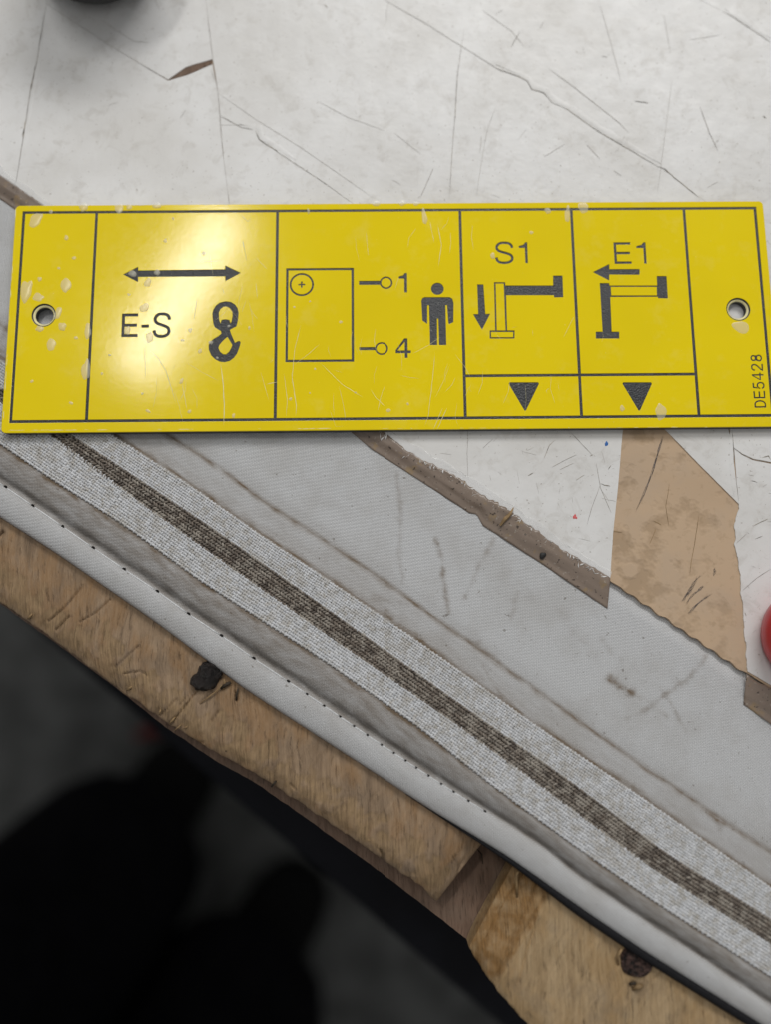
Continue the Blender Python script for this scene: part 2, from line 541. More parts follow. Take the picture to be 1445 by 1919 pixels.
def ribbons(lines, z, thick=.00004, wk=.62):
    """thin low ridges following pixel polylines; lines = [(pts, width px)] -> verts, faces"""
    V, F = [], []
    for pts, w in lines:
        q = subd(pts, 5, .5, len(V) * .37, closed=False, freq=.09)
        n = len(q)
        if n < 3:
            q = np.array([q[0], (q[0] + q[-1]) / 2, q[-1]]); n = 3
        d = np.gradient(q, axis=0); d /= np.linalg.norm(d, axis=1)[:, None] + 1e-9
        nn = np.stack([-d[:, 1], d[:, 0]], 1)
        tt = np.linspace(0, 1, n)
        wd = w * wk * .5 * np.clip(np.minimum(tt, 1 - tt) * 6, .12, 1)
        wd = wd * np.array([.65 + .7 * abs(noise.noise((x * .06, y * .06, 9.1))) for x, y in q])
        b = len(V)
        L = P(*(q + nn * wd[:, None]).T, z); Rr = P(*(q - nn * wd[:, None]).T, z); T = P(q[:, 0], q[:, 1], z + thick)
        for i in range(n):
            V += [L[i], T[i], Rr[i]]
        for i in range(n - 1):
            a = b + 3 * i
            F += [[a, a + 1, a + 4, a + 3], [a + 1, a + 2, a + 5, a + 4]]
    return V, F


def tube(pts, rad, seg=7):
    pts = [Vector(p) for p in pts]
    V, F = [], []
    for i, p in enumerate(pts):
        d = (pts[min(i + 1, len(pts) - 1)] - pts[max(i - 1, 0)]).normalized()
        s = d.cross(Vector((.13, .2, 1))).normalized(); u = s.cross(d)
        r = rad[i] if hasattr(rad, '__len__') else rad
        for k in range(seg):
            a = 2 * math.pi * k / seg
            V.append(p + (s * math.cos(a) + u * math.sin(a)) * r)
    for i in range(len(pts) - 1):
        for k in range(seg):
            F.append([i * seg + k, i * seg + (k + 1) % seg, (i + 1) * seg + (k + 1) % seg, (i + 1) * seg + k])
    F.append(list(range(seg))[::-1]); F.append(list(range((len(pts) - 1) * seg, len(pts) * seg)))
    return [tuple(v) for v in V], F


def lathe(profile, c, seg=64, wob=0.0):
    V, F = [], []
    m = len(profile)
    for k in range(seg):
        a = 2 * math.pi * k / seg
        for r, z in profile:
            rr = r * (1 + wob * noise.noise((math.cos(a) * 1.3, math.sin(a) * 1.3, z * 300)))
            V.append((c[0] + rr * math.cos(a), c[1] + rr * math.sin(a), c[2] + z))
    for k in range(seg):
        for i in range(m - 1):
            a, b = k * m + i, ((k + 1) % seg) * m + i
            F.append([a, b, b + 1, a + 1])
    return V, F


# ------------------------------------------------------------------ traced lines of the strip (photo pixels, all on the bench top)
L0 = [(0, 970), (102, 1035), (290, 1165), (457, 1290), (700, 1447), (803, 1515), (947, 1602), (1092, 1705), (1215, 1788), (1422, 1917)]
L1 = [(10, 913), (61, 948), (117, 987), (174, 1027), (232, 1067), (294, 1108), (353, 1151), (414, 1191), (475, 1234), (540, 1277), (715, 1396), (780, 1439),
      (850, 1484), (909, 1520), (1009, 1582), (1092, 1649), (1215, 1731), (1319, 1798), (1445, 1886)]
L2 = [(0, 831), (100, 900), (232, 983), (374, 1087), (600, 1232), (777, 1355), (927, 1474), (1061, 1572), (1215, 1680), (1445, 1829)]
LSA = [(95, 817), (208, 904), (374, 1024), (600, 1182), (844, 1350), (1061, 1510), (1215, 1623), (1445, 1768)]
LSB = [(137, 817), (249, 891), (374, 974), (600, 1132), (875, 1328), (1061, 1458), (1246, 1597), (1445, 1721)]
L3 = [(212, 817), (332, 895), (457, 983), (600, 1078), (790, 1208), (989, 1350), (1164, 1469), (1445, 1664)]
L4 = [(316, 817), (415, 879), (498, 943), (600, 1008), (717, 1087), (904, 1221), (1092, 1355), (1215, 1443), (1445, 1597)]
LE = [(0, 335), (1140, 1085), (1270, 1170), (1400, 1262), (1445, 1290)]


def ev(line, x):
    a = np.array(line, float)
    x = np.asarray(x, float)
    y = np.interp(x, a[:, 0], a[:, 1])
    s = .665
    y = np.where(x < a[0, 0], a[0, 1] + (x - a[0, 0]) * s, y)
    y = np.where(x > a[-1, 0], a[-1, 1] + (x - a[-1, 0]) * s, y)
    return y


def smooth_ev(line, x, w=40):
    return sum(ev(line, x + d) for d in (-w, -w / 2, 0, w / 2, w)) / 5


# ------------------------------------------------------------------ floor
fl = P(np.array([330.]), np.array([1500.]), -.85)[0]
V = [(-3, -3, -.85), (3, -3, -.85), (3, 3, -.85), (-3, 3, -.85)]
tag(obj_from('floor', V, [[0, 1, 2, 3]], 'floor'), kind='structure')

# ------------------------------------------------------------------ bench top: base slab, kraft board, white coated sheets
e0 = P(0, 930, 0.); e1 = P(1422, 1877, 0.)
ed = (e1 - e0) / np.linalg.norm(e1 - e0)
en = np.array([-ed[1], ed[0], 0])                    # into the bench
A = e0 - ed * .45; B = e1 + ed * .55
q = [A, B, B + en * .75, A + en * .75]
V = [(*p[:2], -.0006) for p in q] + [(*p[:2], -.018) for p in q]
worktop = tag(obj_from('worktop', V, [[0, 1, 2, 3], [7, 6, 5, 4]] + [[i, 4 + i, 4 + (i + 1) % 4, (i + 1) % 4] for i in range(4)], 'wood3'), kind='structure')

edge = [(-400, 72), (0, 335), (300, 532), (660, 769), (900, 927), (1140, 1085)]
wavy = []
for x in np.arange(1146, 1402, 6.0):
    wavy.append((x, 1085 + (x - 1140) * .683 + 2.2 * math.sin(x * .21) + 2.0 * noise.noise((x * .06, 3, 1))))
kp = edge + wavy + [(1445, 1290), (2000, 1660), (2000, -700), (-400, -700)]
kb = slab_px('kraft_board', kp, .0009, .0018, 'kraft', worktop, step=6, jit=.8, seed=2)

C1 = [(92, -700), (88, -40), (84, 6), (68, 120), (58, 160), (45, 250), (30, 340), (26, 352)]
C2 = [(84, 6), (200, 82), (270, 126), (315, 150)]
C3U = [(372, -700), (385, 0), (398, 112)]
C3L = [(408, 172), (412, 216), (418, 290), (430, 390), (445, 520), (462, 638)]
C4 = [(412, 216), (450, 238), (470, 243), (481, 243), (486, 262), (500, 270), (550, 305), (610, 345), (655, 378), (900, 540), (1150, 706), (1245, 803)]
C5 = [(-100, -520), (500, -135), (720, 0), (790, 40), (870, 90), (940, 135), (975, 145), (989, 154), (996, 168), (1020, 175), (1035, 193), (1065, 207), (1120, 245),
      (1180, 280), (1235, 313), (1260, 330), (1310, 370), (1500, 495), (2000, 828)]
C6 = [(900, -260), (1310, 0), (1365, 27), (1380, 36), (1445, 80), (2000, 450)]
tapetop = [(26, 352), (75, 382), (300, 531), (462, 638), (715, 806)]
torn = [(715, 806), (760, 842), (790, 862), (835, 882), (870, 904), (884, 916), (906, 930), (940, 948), (962, 962), (985, 980), (1010, 998), (1050, 1028), (1085, 1048), (1118, 1068), (1144, 1084)]
torn = [tuple(p) for p in subd(torn, 4, 5.0, 77, closed=False, freq=.16)]
kl = [(1150, 1000), (1160, 900), (1168, 806), (1165, 740), (1150, 706)]
chipA = [(315, 150), (347, 127), (362, 122), (398, 112)]
chipB = [(315, 152), (352, 141), (398, 121)]
sheets = [
    [(-400, -700)] + C1[:] + [(0, 333), (-400, 70)],
    C1[2:] + tapetop[1:4] + C3L[::-1][1:] + [(398, 121)] + chipB[::-1][1:] + C2[::-1][1:-1],
    C4[:-1] + kl[::-1][1:] + [(1144, 1084)] + torn[::-1][1:] + [(600, 730), (462, 638)] + C3L[::-1][1:-1],
    C1[:3] + C2[1:] + chipA[1:] + C3U[::-1][1:],
    [(378, -213)] + C3U[1:] + [(408, 172)] + C4 + [(1312, 872), (1375, 935), (1385, 945), (1380, 905), (1374, 850), (1366, 806), (1350, 760), (1420, 700)] + [(2000, 1100)] + C5[::-1][:-2] + [(500, -135)],
    [tuple(p) for p in subd([(1385, 945), (1377, 985), (1380, 1010), (1374, 1022), (1384, 1045), (1391, 1130), (1397, 1200), (1401, 1258)], 4, 3.0, 91, closed=False, freq=.055)] + [ (1445, 1284), (2000, 1650), (2000, 1320), (1500, 880), (1445, 869), (1410, 862), (1390, 852), (1376, 838), (1380, 900)],
    [(1368, 806), (1374, 838), (1392, 851), (1412, 860), (1445, 866), (1500, 876), (2000, 1310), (2000, 1105), (1420, 704), (1354, 762)],
    C5[2:] + C6[::-1] + [(500, -260)],
    C6 + [(2000, -700), (376, -700), (380, -262)],
]
zs = [.0020, .0020, .00203, .0020, .0020, .0020, .00206, .0020, .0020]
for i, s in enumerate(sheets):
    slab_px('laminate_sheet', s, .00181, zs[i], 'laminate', worktop, step=5, jit=.35, inset=.28, seed=i * 3.7)

fray = []
for k in range(65):
    x, y = random.choice(torn)
    x += random.uniform(-4, 4); y += random.uniform(-3, 4)
    a = random.gauss(2.1, .7); L = random.uniform(4, 13)
    fray.append(([(x, y), (x + L * .5 * math.cos(a) + random.uniform(-1.5, 1.5), y + L * .5 * math.sin(a)), (x + L * math.cos(a), y + L * math.sin(a))], random.uniform(1.2, 4.0)))
V, F = ribbons(fray, .00217, .00008, 1.0)
tag(obj_from('torn_paper_fibres', V, F, 'laminate', worktop, smooth=True), kind='stuff')

# raised lips and dirt along the cracks, then older scuffs: traced hairlines
lines = []
lines += [([(930, 128), (975, 145), (989, 153), (997, 168), (1020, 175), (1036, 193)], 2.2), ([(1036, 193), (1065, 206), (1120, 246), (1180, 281), (1236, 314)], 1.7),
          ([(1232, 312), (1246, 317), (1265, 334), (1310, 370)], 2.6), ([(412, 218), (450, 239), (474, 244)], 1.6), ([(478, 244), (485, 262), (497, 271), (520, 284)], 3.0),
          ([(500, 272), (550, 306), (610, 345)], 1.5), ([(595, 335), (612, 347)], 2.2), ([(870, 55), (858, 140), (853, 220), (847, 300), (843, 370)], 1.5), ([(857, 150), (853, 225)], 2.4),
          ([(1355, 22), (1372, 31), (1400, 50), (1445, 80)], 1.8), ([(88, 0), (68, 120), (58, 162), (44, 255), (30, 342)], 1.6), ([(66, 125), (58, 168)], 3.2), ([(48, 225), (42, 258)], 2.4),
          ([(813, 315), (800, 345), (788, 372)], 1.5), ([(958, 90), (975, 60)], 1.6), ([(1020, 42), (1012, 54)], 1.5), ([(1312, 200), (1330, 250), (1346, 283)], 1.5),
          ([(1380, 1018), (1400, 1000)], 1.2), ([(1430, 218), (1436, 222)], 4.0), ([(607, 8), (614, 16)], 3.2), ([(1128, 106), (1140, 108)], 1.8), ([(1190, 190), (1216, 194)], 2.2),
          ([(1412, 985), (1440, 972)], 2.2), ([(1390, 1108), (1420, 1082), (1445, 1066)], 1.3), ([(1415, 1010), (1430, 1004)], 1.6), ([(1408, 900), (1420, 904)], 2.0), ([(1396, 1147), (1399, 1154)], 3.5),
          ([(1372, 806), (1375, 838), (1376, 870)], 1.8), ([(1376, 840), (1395, 854), (1415, 862), (1445, 867)], 1.8), ([(1428, 858), (1440, 855), (1445, 862)], 5.0)]
lines += [([(1118, 868), (1126, 915), (1146, 960)], 1.2), ([(1126, 908), (1110, 950), (1100, 985)], 1.1), ([(1035, 876), (1060, 862), (1082, 852)], 1.3), ([(1050, 880), (1075, 868)], 1.3),
          ([(1070, 810), (1110, 852)], 1.1), ([(1126, 906), (1133, 909), (1144, 911)], 3.2), ([(1020, 860), (1030, 835), (1040, 825)], 2.2), ([(990, 892), (1000, 886)], 3.2), ([(1106, 855), (1112, 852)], 3),
          ([(878, 790), (876, 850), (878, 900)], .9), ([(905, 840), (925, 822)], .9), ([(1080, 900), (1096, 890)], 2.2), ([(1140, 880), (1146, 872)], 3.0)]
V, F = ribbons(lines, .00206)
tag(obj_from('crack_dirt', V, F, 'dirtline', worktop), kind='stuff')
lips = [([(930, 122), (975, 139), (991, 148), (1001, 162), (1024, 169), (1040, 187), (1068, 201), (1124, 240), (1184, 275), (1240, 308)], 13), ([(448, 233), (474, 238), (487, 240), (491, 257), (504, 265), (554, 300)], 11),
        ([(1358, 18), (1385, 32), (1445, 73)], 10), ([(80, 60), (72, 110), (63, 160), (50, 250)], 9), ([(1369, 806), (1371, 838), (1372, 870), (1376, 930)], 10)]
V, F = ribbons(lips, .00201, .00006, 1.0)
tag(obj_from('lifted_lips', V, F, 'laminate', worktop, smooth=True), kind='stuff')
faint = [([(86, 8), (200, 82), (315, 151)], 1.6), ([(385, 0), (399, 112), (408, 172), (413, 250), (430, 388)], 1.4), ([(720, 0), (790, 40), (870, 90), (940, 134)], 1.8), ([(655, 378), (610, 346)], 1.4),
         ([(905, 20), (960, 60), (985, 90)], 1.3), ([(1030, 130), (1075, 163), (1160, 230), (1180, 250)], 2.2), ([(1125, 10), (1145, 80), (1165, 155)], 1.6), ([(1245, 30), (1257, 100)], 1.3),
         ([(1260, 150), (1247, 250), (1232, 368)], 1.2), ([(408, 175), (480, 225), (560, 275), (640, 330), (700, 372)], 1.2), ([(930, 200), (915, 240), (905, 290), (893, 370)], 1.3), ([(903, 255), (900, 288)], 2),
         ([(1165, 268), (1172, 255)], 1.8), ([(1100, 272), (1125, 298)], 1.6), ([(1020, 295), (1060, 270)], 1.3), ([(190, 40), (250, 78), (280, 80)], 1.2), ([(395, 130), (402, 152)], 2.4),
         ([(740, 250), (790, 290)], 1.0), ([(1150, 320), (1165, 330)], 1.5), ([(290, 0), (300, 20)], 1.3), ([(595, 190), (650, 220), (720, 245)], 1.0), ([(1005, 1262), (1010, 1264)], 1)]
for k in range(14):
    x, y = random.uniform(0, 1445), random.uniform(0, 380)
    a = random.choice([random.gauss(.6, .15), random.gauss(1.7, .2), random.gauss(-.6, .4)])
    L = random.uniform(8, 40) * random.choice([.5, .6, 1, 1.5])
    faint.append(([(x, y), (x + L * math.cos(a) * .5 + random.uniform(-2, 2), y + L * math.sin(a) * .5), (x + L * math.cos(a), y + L * math.sin(a))], random.uniform(.6, 1.4)))
for k in range(22):
    x = random.uniform(780, 1140); y = random.uniform(815, 800 + (x - 700) * .6)
    a = random.uniform(0, 3.1); L = random.uniform(5, 28)
    faint.append(([(x, y), (x + L * math.cos(a), y + L * math.sin(a))], random.uniform(.6, 1.2)))
for k in range(12):
    x, y = random.uniform(1400, 1445), random.uniform(880, 1280)
    a = random.uniform(-1, 1.0); L = random.uniform(5, 20)
    faint.append(([(x, y), (x + L * math.cos(a), y + L * math.sin(a))], random.uniform(.6, 1.2)))
V, F = ribbons(faint, .00205, .00003)
tag(obj_from('surface_scuffs', V, F, 'faintline', worktop), kind='stuff')

# pencil strokes on the bare kraft
pl0 = [([(1243, 818), (1225, 880), (1206, 930), (1192, 960)], 2.6), ([(1240, 824), (1232, 850)], 2.2), ([(1312, 1077), (1290, 1110), (1279, 1128)], 4.0), ([(1318, 1098), (1296, 1118), (1286, 1132)], 3.0),
      ([(1332, 1112), (1306, 1132), (1290, 1150)], 2.0), ([(1300, 1100), (1284, 1120)], 3.0), ([(1340, 1064), (1338, 1080)], 2.6)]
pl = []
for pts_, w__ in pl0:
    for k in range(int(3 + w__ * 2)):
        j = lambda: random.gauss(0, w__ * .9)
        a_, b_ = sorted((random.random(), random.random()))
        q = np.array(pts_, float)
        t_ = np.linspace(0, 1, len(q)); tt_ = np.linspace(max(0, a_ - .25), min(1, b_ + .25), 4)
        pl.append(([(np.interp(x, t_, q[:, 0]) + j() * .5, np.interp(x, t_, q[:, 1]) + j() * .5) for x in tt_], random.uniform(.35, .85)))
V, F = ribbons(pl, .00182, .00002, 1.0)
tag(obj_from('pencil_strokes', V, F, 'pencil', worktop), kind='stuff')
kl2 = [([(1310, 966), (1302, 1020), (1296, 1050), (1293, 1078)], 2.0), ([(1255, 905), (1248, 950), (1254, 985)], 1.6), ([(1225, 976), (1240, 984)], 4), ([(1150, 995), (1166, 998)], 2.5), ([(1230, 990), (1218, 1020)], 1.6)]
V, F = ribbons(kl2, .00182)
tag(obj_from('torn_fibre_lines', V, F, 'splinter', worktop), kind='stuff')


def blob(name, u, v, r, z, mat, parent, flat=.35, ax=1.0, rot=0.0, seed=0, rough=.25, seg=16, rings=4):
    c = P(u, v, z)
    V, F = [], []
    for j in range(rings):
        t = j / rings
        for k in range(seg):
            a = 2 * math.pi * k / seg
            rr = r * math.cos(t * math.pi / 2) * (1 + rough * noise.noise((math.cos(a) * 1.1 + seed * 3.3, math.sin(a) * 1.1, seed)))
            x, y = rr * math.cos(a) * ax, rr * math.sin(a)
            V.append((c[0] + x * math.cos(rot) - y * math.sin(rot), c[1] + x * math.sin(rot) + y * math.cos(rot), c[2] + r * flat * math.sin(t * math.pi / 2)))
    V.append((c[0], c[1], c[2] + r * flat))
    for j in range(rings - 1):
        for k in range(seg):
            F.append([j * seg + k, j * seg + (k + 1) % seg, (j + 1) * seg + (k + 1) % seg, (j + 1) * seg + k])
    for k in range(seg):
        F.append([(rings - 1) * seg + k, (rings - 1) * seg + (k + 1) % seg, rings * seg])
    return obj_from(name, V, F, mat, parent, smooth=True)


PXM = .000103
o = blob('paint_speck', 1137, 832, 4.5 * PXM, .00205, 'blue', worktop, .12, .7, 0, 1, .6); o['label'] = 'blue paint speck on the white sheet'
o = blob('paint_speck', 1079, 969, 4 * PXM, .00205, 'redink', worktop, .10, 1.0, 0, 2, .9); o['label'] = 'faint red speck on the white sheet'

# brown sliver in a broken-out chip, dark to stand in for the gap's shade
slab_px('chip_gap_shade', [(318, 150), (347, 128), (365, 121), (396, 112), (397, 121), (352, 140)], .00178, .00190, 'wood3', worktop, step=4, jit=.8, seed=4)

# ------------------------------------------------------------------ fabric strip
xs = np.arange(-330, 1900, 4.0)
rows = []                                            # (y px array, z metres, kind)
NC = len(xs)
y0, y1, y2, ya, yb, y3, y4, ye = (smooth_ev(L, xs, 16 if L is L1 else 26) for L in (L0, L1, L2, LSA, LSB, L3, L4, LE))
wob = np.array([noise.noise((x * .012, 4.2, 0)) for x in xs])
wob2 = np.array([noise.noise((x * .05, 8.2, 0)) for x in xs])
Y, Z, WEB, STR, DIRT, GREY = [], [], [], [], [], []


def row(y, z, web=0., st=0., dirt=0., grey=0.):
    Y.append(y + 0 * xs); Z.append(z + 0 * xs); WEB.append(web + 0 * xs); STR.append(st + 0 * xs); DIRT.append(dirt + 0 * xs); GREY.append(grey + 0 * xs)


def smooth01(t):
    t = np.clip(t, 0, 1); return t * t * (3 - 2 * t)


mm_ = .001
# hem roll between the lower edge and the stitch line
row(y0 - 10, 0.05 * mm_, 0, 0, .25)
row(y0 - 3, 0.10 * mm_, 0, 0, .22)
hl = 22
stitched = np.clip((960 - xs) / 120, 0, 1)
for i in range(hl + 1):
    t = i / hl
    y = y0 + (y1 - y0) * t
    prof = (math.sin(math.pi * t ** .85) ** .42) if 0 < t < 1 else 0
    z = .12 + 1.25 * prof + .70 * t
    # puckers between the stitches
    row(y, (z + .06 * wob2 * prof) * mm_, 0, 0, .07 + .10 * (t < .1) + .06 * (t > .85), .08 + .05 * (t > .9))
# beige roll above the stitch line: valley darkened by soil and painted shade, then a rise up to the webbing
bl = 22
for i in range(1, bl + 1):
    t = i / bl
    y = y1 + (y2 - y1) * t
    z = .80 - .55 * math.exp(-((t - .13) / .10) ** 2) + 1.25 * math.sin(math.pi * min(1, max(0, (t - .14) / .86)) * .66) ** 1.3
    g = .70 * math.exp(-((t - .20) / .15) ** 2) * (1 + .35 * wob) + .12
    if t < .08:
        g = .25
    d = .52 + .55 * math.exp(-((t - .955) / .085) ** 2) * (1 + .8 * wob2) + .10 * math.exp(-((t - .72) / .12) ** 2)
    row(y, (z + .08 * wob) * mm_, 0, 0, d, g)
# webbing: lower band, dark stripe, upper band
zb = 1.72
row(y2 - .6, 2.02 * mm_, 1, 0, .30)
for k, (a_, b_, n_, s0) in enumerate([(y2, ya, 13, 0), (ya, yb, 12, 1), (yb, y3, 14, 0)]):
    for i in range(n_ + 1):
        if k and i == 0:
            continue
        t = i / n_
        st = 0.0
        if k == 1:
            st = float(smooth01(min(t, 1 - t) * 7 + .15))
        elif k == 0 and t > .93 or k == 2 and t < .06:
            st = .25
        d = 0.0
        if k == 0: d = .10 * (t < .15) + .05
        if k == 2: d = .06 + .16 * (t > .92)
        hump = .10 * math.sin(math.pi * t)
        row(a_ + (b_ - a_) * t, (1.96 + hump - (.22 if k == 1 else 0)) * mm_, 1, st, d)
row(y3 - .8, 1.55 * mm_, 0, 0, .62 + .25 * wob2)
# plain cloth up to the crease, then up to and under the board
for i in range(1, 15):
    t = i / 14
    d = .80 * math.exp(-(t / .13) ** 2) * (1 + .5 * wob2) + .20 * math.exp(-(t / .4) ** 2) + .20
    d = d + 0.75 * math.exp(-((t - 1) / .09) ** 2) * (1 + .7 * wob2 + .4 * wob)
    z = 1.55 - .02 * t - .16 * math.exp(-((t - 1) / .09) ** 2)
    row(y3 + (y4 - y3) * t, z * mm_, 0, 0, d)
nm = 60
for i in range(1, nm + 1):
    t = i / nm
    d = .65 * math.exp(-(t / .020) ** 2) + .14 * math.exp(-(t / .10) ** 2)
    z = 1.40 + .14 * float(smooth01(t / .12)) - .74 * float(smooth01((t - .88) / .12))
    row(y4 + (ye - y4) * t, z * mm_, 0, 0, d)
row(ye - 40, .75 * mm_)
Y, Z, WEB, STR, DIRT, GREY = (np.array(a) for a in (Y, Z, WEB, STR, DIRT, GREY))
X = np.broadcast_to(xs, Y.shape).copy()
# stains on the open cloth, traced: (polyline, half width, strength)
stains = [([(745, 890), (752, 960), (748, 1040), (755, 1090)], 5, .28), ([(815, 1010), (826, 1030), (832, 1090), (842, 1150)], 5, .50), ([(925, 1012), (900, 1055), (872, 1120)], 5, .28),
          ([(970, 1110), (958, 1160)], 5, .25), ([(1145, 1272), (1165, 1285), (1185, 1300)], 8, .8), ([(1190, 1300), (1215, 1315), (1250, 1340)], 5, .25), ([(1325, 1230), (1290, 1270), (1210, 1330), (1175, 1345)], 5, .33),
          ([(1235, 1285), (1262, 1325), (1285, 1370)], 4, .38), ([(1270, 1280), (1285, 1278)], 7, .30), ([(1130, 1200), (1150, 1228), (1165, 1235)], 6, .22), ([(724, 1148), (735, 1175), (760, 1182), (790, 1205)], 7, .65),
          ([(790, 1200), (815, 1225), (850, 1250)], 5, .45), ([(880, 1200), (905, 1215), (930, 1235)], 9, .28), ([(905, 1245), (930, 1290), (955, 1320)], 4, .25), ([(1145, 1440), (1210, 1490)], 6, .18),
          ([(1240, 1620), (1255, 1612)], 12, .75), ([(700, 1120), (780, 1135)], 8, .15), ([(1050, 1150), (1120, 1230)], 14, .12), ([(560, 900), (640, 960)], 20, .10), ([(950, 1080), (1010, 1120)], 18, .10),
          ([(1330, 1530), (1355, 1545)], 10, .35), ([(1000, 1000), (990, 1060)], 12, .08), ([(20, 600), (0, 640), (30, 760)], 9, .35)]
for pts, hw, s in stains:
    best = np.full(Y.shape, 1e9)
    for (ax_, ay_), (bx, by) in zip(pts[:-1], pts[1:]):
        dx, dy = bx - ax_, by - ay_
        t = np.clip(((X - ax_) * dx + (Y - ay_) * dy) / (dx * dx + dy * dy), 0, 1)
        best = np.minimum(best, np.hypot(X - ax_ - t * dx, Y - ay_ - t * dy))
    nz = np.array([[noise.noise((x * .045, y * .045, hw)) + .6 * noise.noise((x * .13, y * .13, hw)) for x, y in zip(r1_, r2_)] if m_.any() else [0.0] * len(r1_) for r1_, r2_, m_ in zip(X, Y, best < 40)])
    DIRT += s * np.exp(-(best / (hw * (.75 + .7 * nz).clip(.15))) ** 2) * (1 + 1.1 * nz).clip(.1)
DIRT = np.clip(DIRT * .95, 0, .95)
PW = P(X, Y, Z)
# weave-scale sag and slow waviness
nr = Y.shape[0]
fab = thing('fabric_strip', 'long white woven fabric strip with soiled seams and a dark striped webbing band', 'fabric', tuple(P(700, 1200, 0.)))
idx = np.arange(nr * NC).reshape(nr, NC)
quads = np.stack([idx[:-1, :-1], idx[:-1, 1:], idx[1:, 1:], idx[1:, :-1]], -1)
# strip coordinates in mm for the webbing
uu = (PW - P(0, 831, 0.)) @ np.array([ed[0], ed[1], 0]) * 1000
vv = (PW @ en) * 1000 - (P(xs, y2, .0019) @ en)[None, :] * 1000


def strip_piece(name, r0, r1, label=None):
    fs = quads[r0:r1].reshape(-1, 4)
    lo_ = idx[r0, 0]
    vs = PW[r0:r1 + 1].reshape(-1, 3)
    o = obj_from(name, vs, (fs - lo_).tolist(), 'fabric', fab, smooth=True)
    me = o.data
    a = me.attributes.new('mask', 'FLOAT_COLOR', 'POINT')
    c = np.ones((len(vs), 4), np.float32)
    c[:, 0] = WEB[r0:r1 + 1].ravel(); c[:, 1] = STR[r0:r1 + 1].ravel(); c[:, 2] = DIRT[r0:r1 + 1].ravel()
    a.data.foreach_set('color', c.ravel())
    g = me.attributes.new('grime_shade', 'FLOAT', 'POINT')
    g.data.foreach_set('value', np.clip(GREY[r0:r1 + 1], 0, 1).astype(np.float32).ravel())
    uvl = me.uv_layers.new(name='strip')
    li = np.empty(len(me.loops), np.int32); me.loops.foreach_get('vertex_index', li)
    uv = np.stack([uu[r0:r1 + 1].ravel()[li], vv[r0:r1 + 1].ravel()[li]], -1).astype(np.float32)
    uvl.data.foreach_set('uv', uv.ravel())
    if label: o['label'] = label
    return o


rh = 2 + hl
rb = rh + bl
rw = rb + 1 + 13 + 1 + 12 + 14
strip_piece('hem', 0, rh, 'plain white rolled hem along the wooden edge')
strip_piece('seam_valley', rh, rb, 'beige soiled cloth between stitches and webbing')
strip_piece('webbing', rb, rw, 'coarse white webbing with a dark brown woven stripe')
strip_piece('cloth', rw, nr - 1, 'wide plain cloth with stains and a dark crease')

# the yarns of the webbing, laid float by float (far too many to pick apart)
edv = np.array([ed[0], ed[1], 0.0])
SG = 8
tmpl = []
for rr_, zz_ in ((1.0, 0.0), (.86, .55), (.45, .92)):
    for k in range(SG):
        a = 2 * math.pi * k / SG
        tmpl.append((rr_ * math.cos(a), rr_ * math.sin(a), zz_))
tmpl.append((0, 0, 1.05))
tmpl = np.array(tmpl)
tfaces = []
for j in range(2):
    for k in range(SG):
        tfaces.append([j * SG + k, j * SG + (k + 1) % SG, (j + 1) * SG + (k + 1) % SG, (j + 1) * SG + k])
for k in range(SG):
    tfaces.append([2 * SG + k, 2 * SG + (k + 1) % SG, 3 * SG])


def yarns(name, la_, lb_, v_in, step_u, step_v, lu, lv, hgt, mat, z0, herring=False, label=None):
    VV, FF = [], []
    x = -170.0
    i = 0
    while x < 1720:
        xa = np.array([x])
        A_ = P(x, float(smooth_ev(la_, xa, 26)[0]), z0)
        # width across the strip at this place
        Bx = x + np.array([0.0])
        B_ = P(x, float(smooth_ev(lb_, Bx, 26)[0]), z0)
        wv_ = float((B_ - A_) @ en) * 1000
        nv = max(1, int(round((wv_ - 2 * v_in) / step_v)))
        for j in range(nv + 1):
            v = v_in + (wv_ - 2 * v_in) * j / nv
            if herring:
                ang = (.62 if j % 2 else -.62) + random.gauss(0, .10); a_, b_ = lu, lv
            elif (i + j) % 2:
                ang = random.gauss(0, .10); a_, b_ = lu, lv
            else:
                ang = math.pi / 2 + random.gauss(0, .12); a_, b_ = lu * .92, lv * 1.05
            c_ = A_ + en * v * .001 + edv * random.gauss(0, .00004)
            sc_ = random.uniform(.88, 1.1)
            T = tmpl * np.array([a_ / 2 * sc_, b_ / 2, hgt * random.uniform(.75, 1.2)]) * .001
            ca, sa = math.cos(ang), math.sin(ang)
            loc_ = (T[:, :1] * ca - T[:, 1:2] * sa) * edv + (T[:, :1] * sa + T[:, 1:2] * ca) * en
            loc_[:, 2] = T[:, 2]
            b0 = len(VV) * len(tmpl)
            VV.append(c_ + loc_)
            FF += [[q_ + b0 for q_ in f] for f in tfaces]
        i += 1
        x += step_u / .1237
    o = obj_from(name, np.concatenate(VV), FF, mat, fab, smooth=True)
    tag(o, label, kind='stuff')


yarns('webbing_yarns', L2, LSA, .18, .50, .54, 1.02, .50, .24, 'yarn', .00202, label='coarse white webbing yarns below the dark stripe')
yarns('webbing_yarns', LSB, L3, .18, .46, .48, .90, .44, .20, 'yarn', .00202, label='white webbing yarns above the dark stripe')
yarns('stripe_yarns', LSA, LSB, .20, .58, .62, 1.02, .48, .30, 'brownyarn', .00196, True, label='dark brown braided stripe yarns')

# black binding that shows under the hem where the strip lifts off the wood
bx = np.arange(760, 1880, 8.0)
by = smooth_ev(L0, bx, 26)
wd = np.clip((bx - 790) / 300, 0, 1) * 13 + 1
bc = P(bx, by + wd * .35, .0002)
V, F = tube([tuple(p) for p in bc], [float(w) * .62 * PXM for w in wd], 8)
o = obj_from('binding', V, F, 'binding', fab, smooth=True); o['label'] = 'black binding cord under the hem'

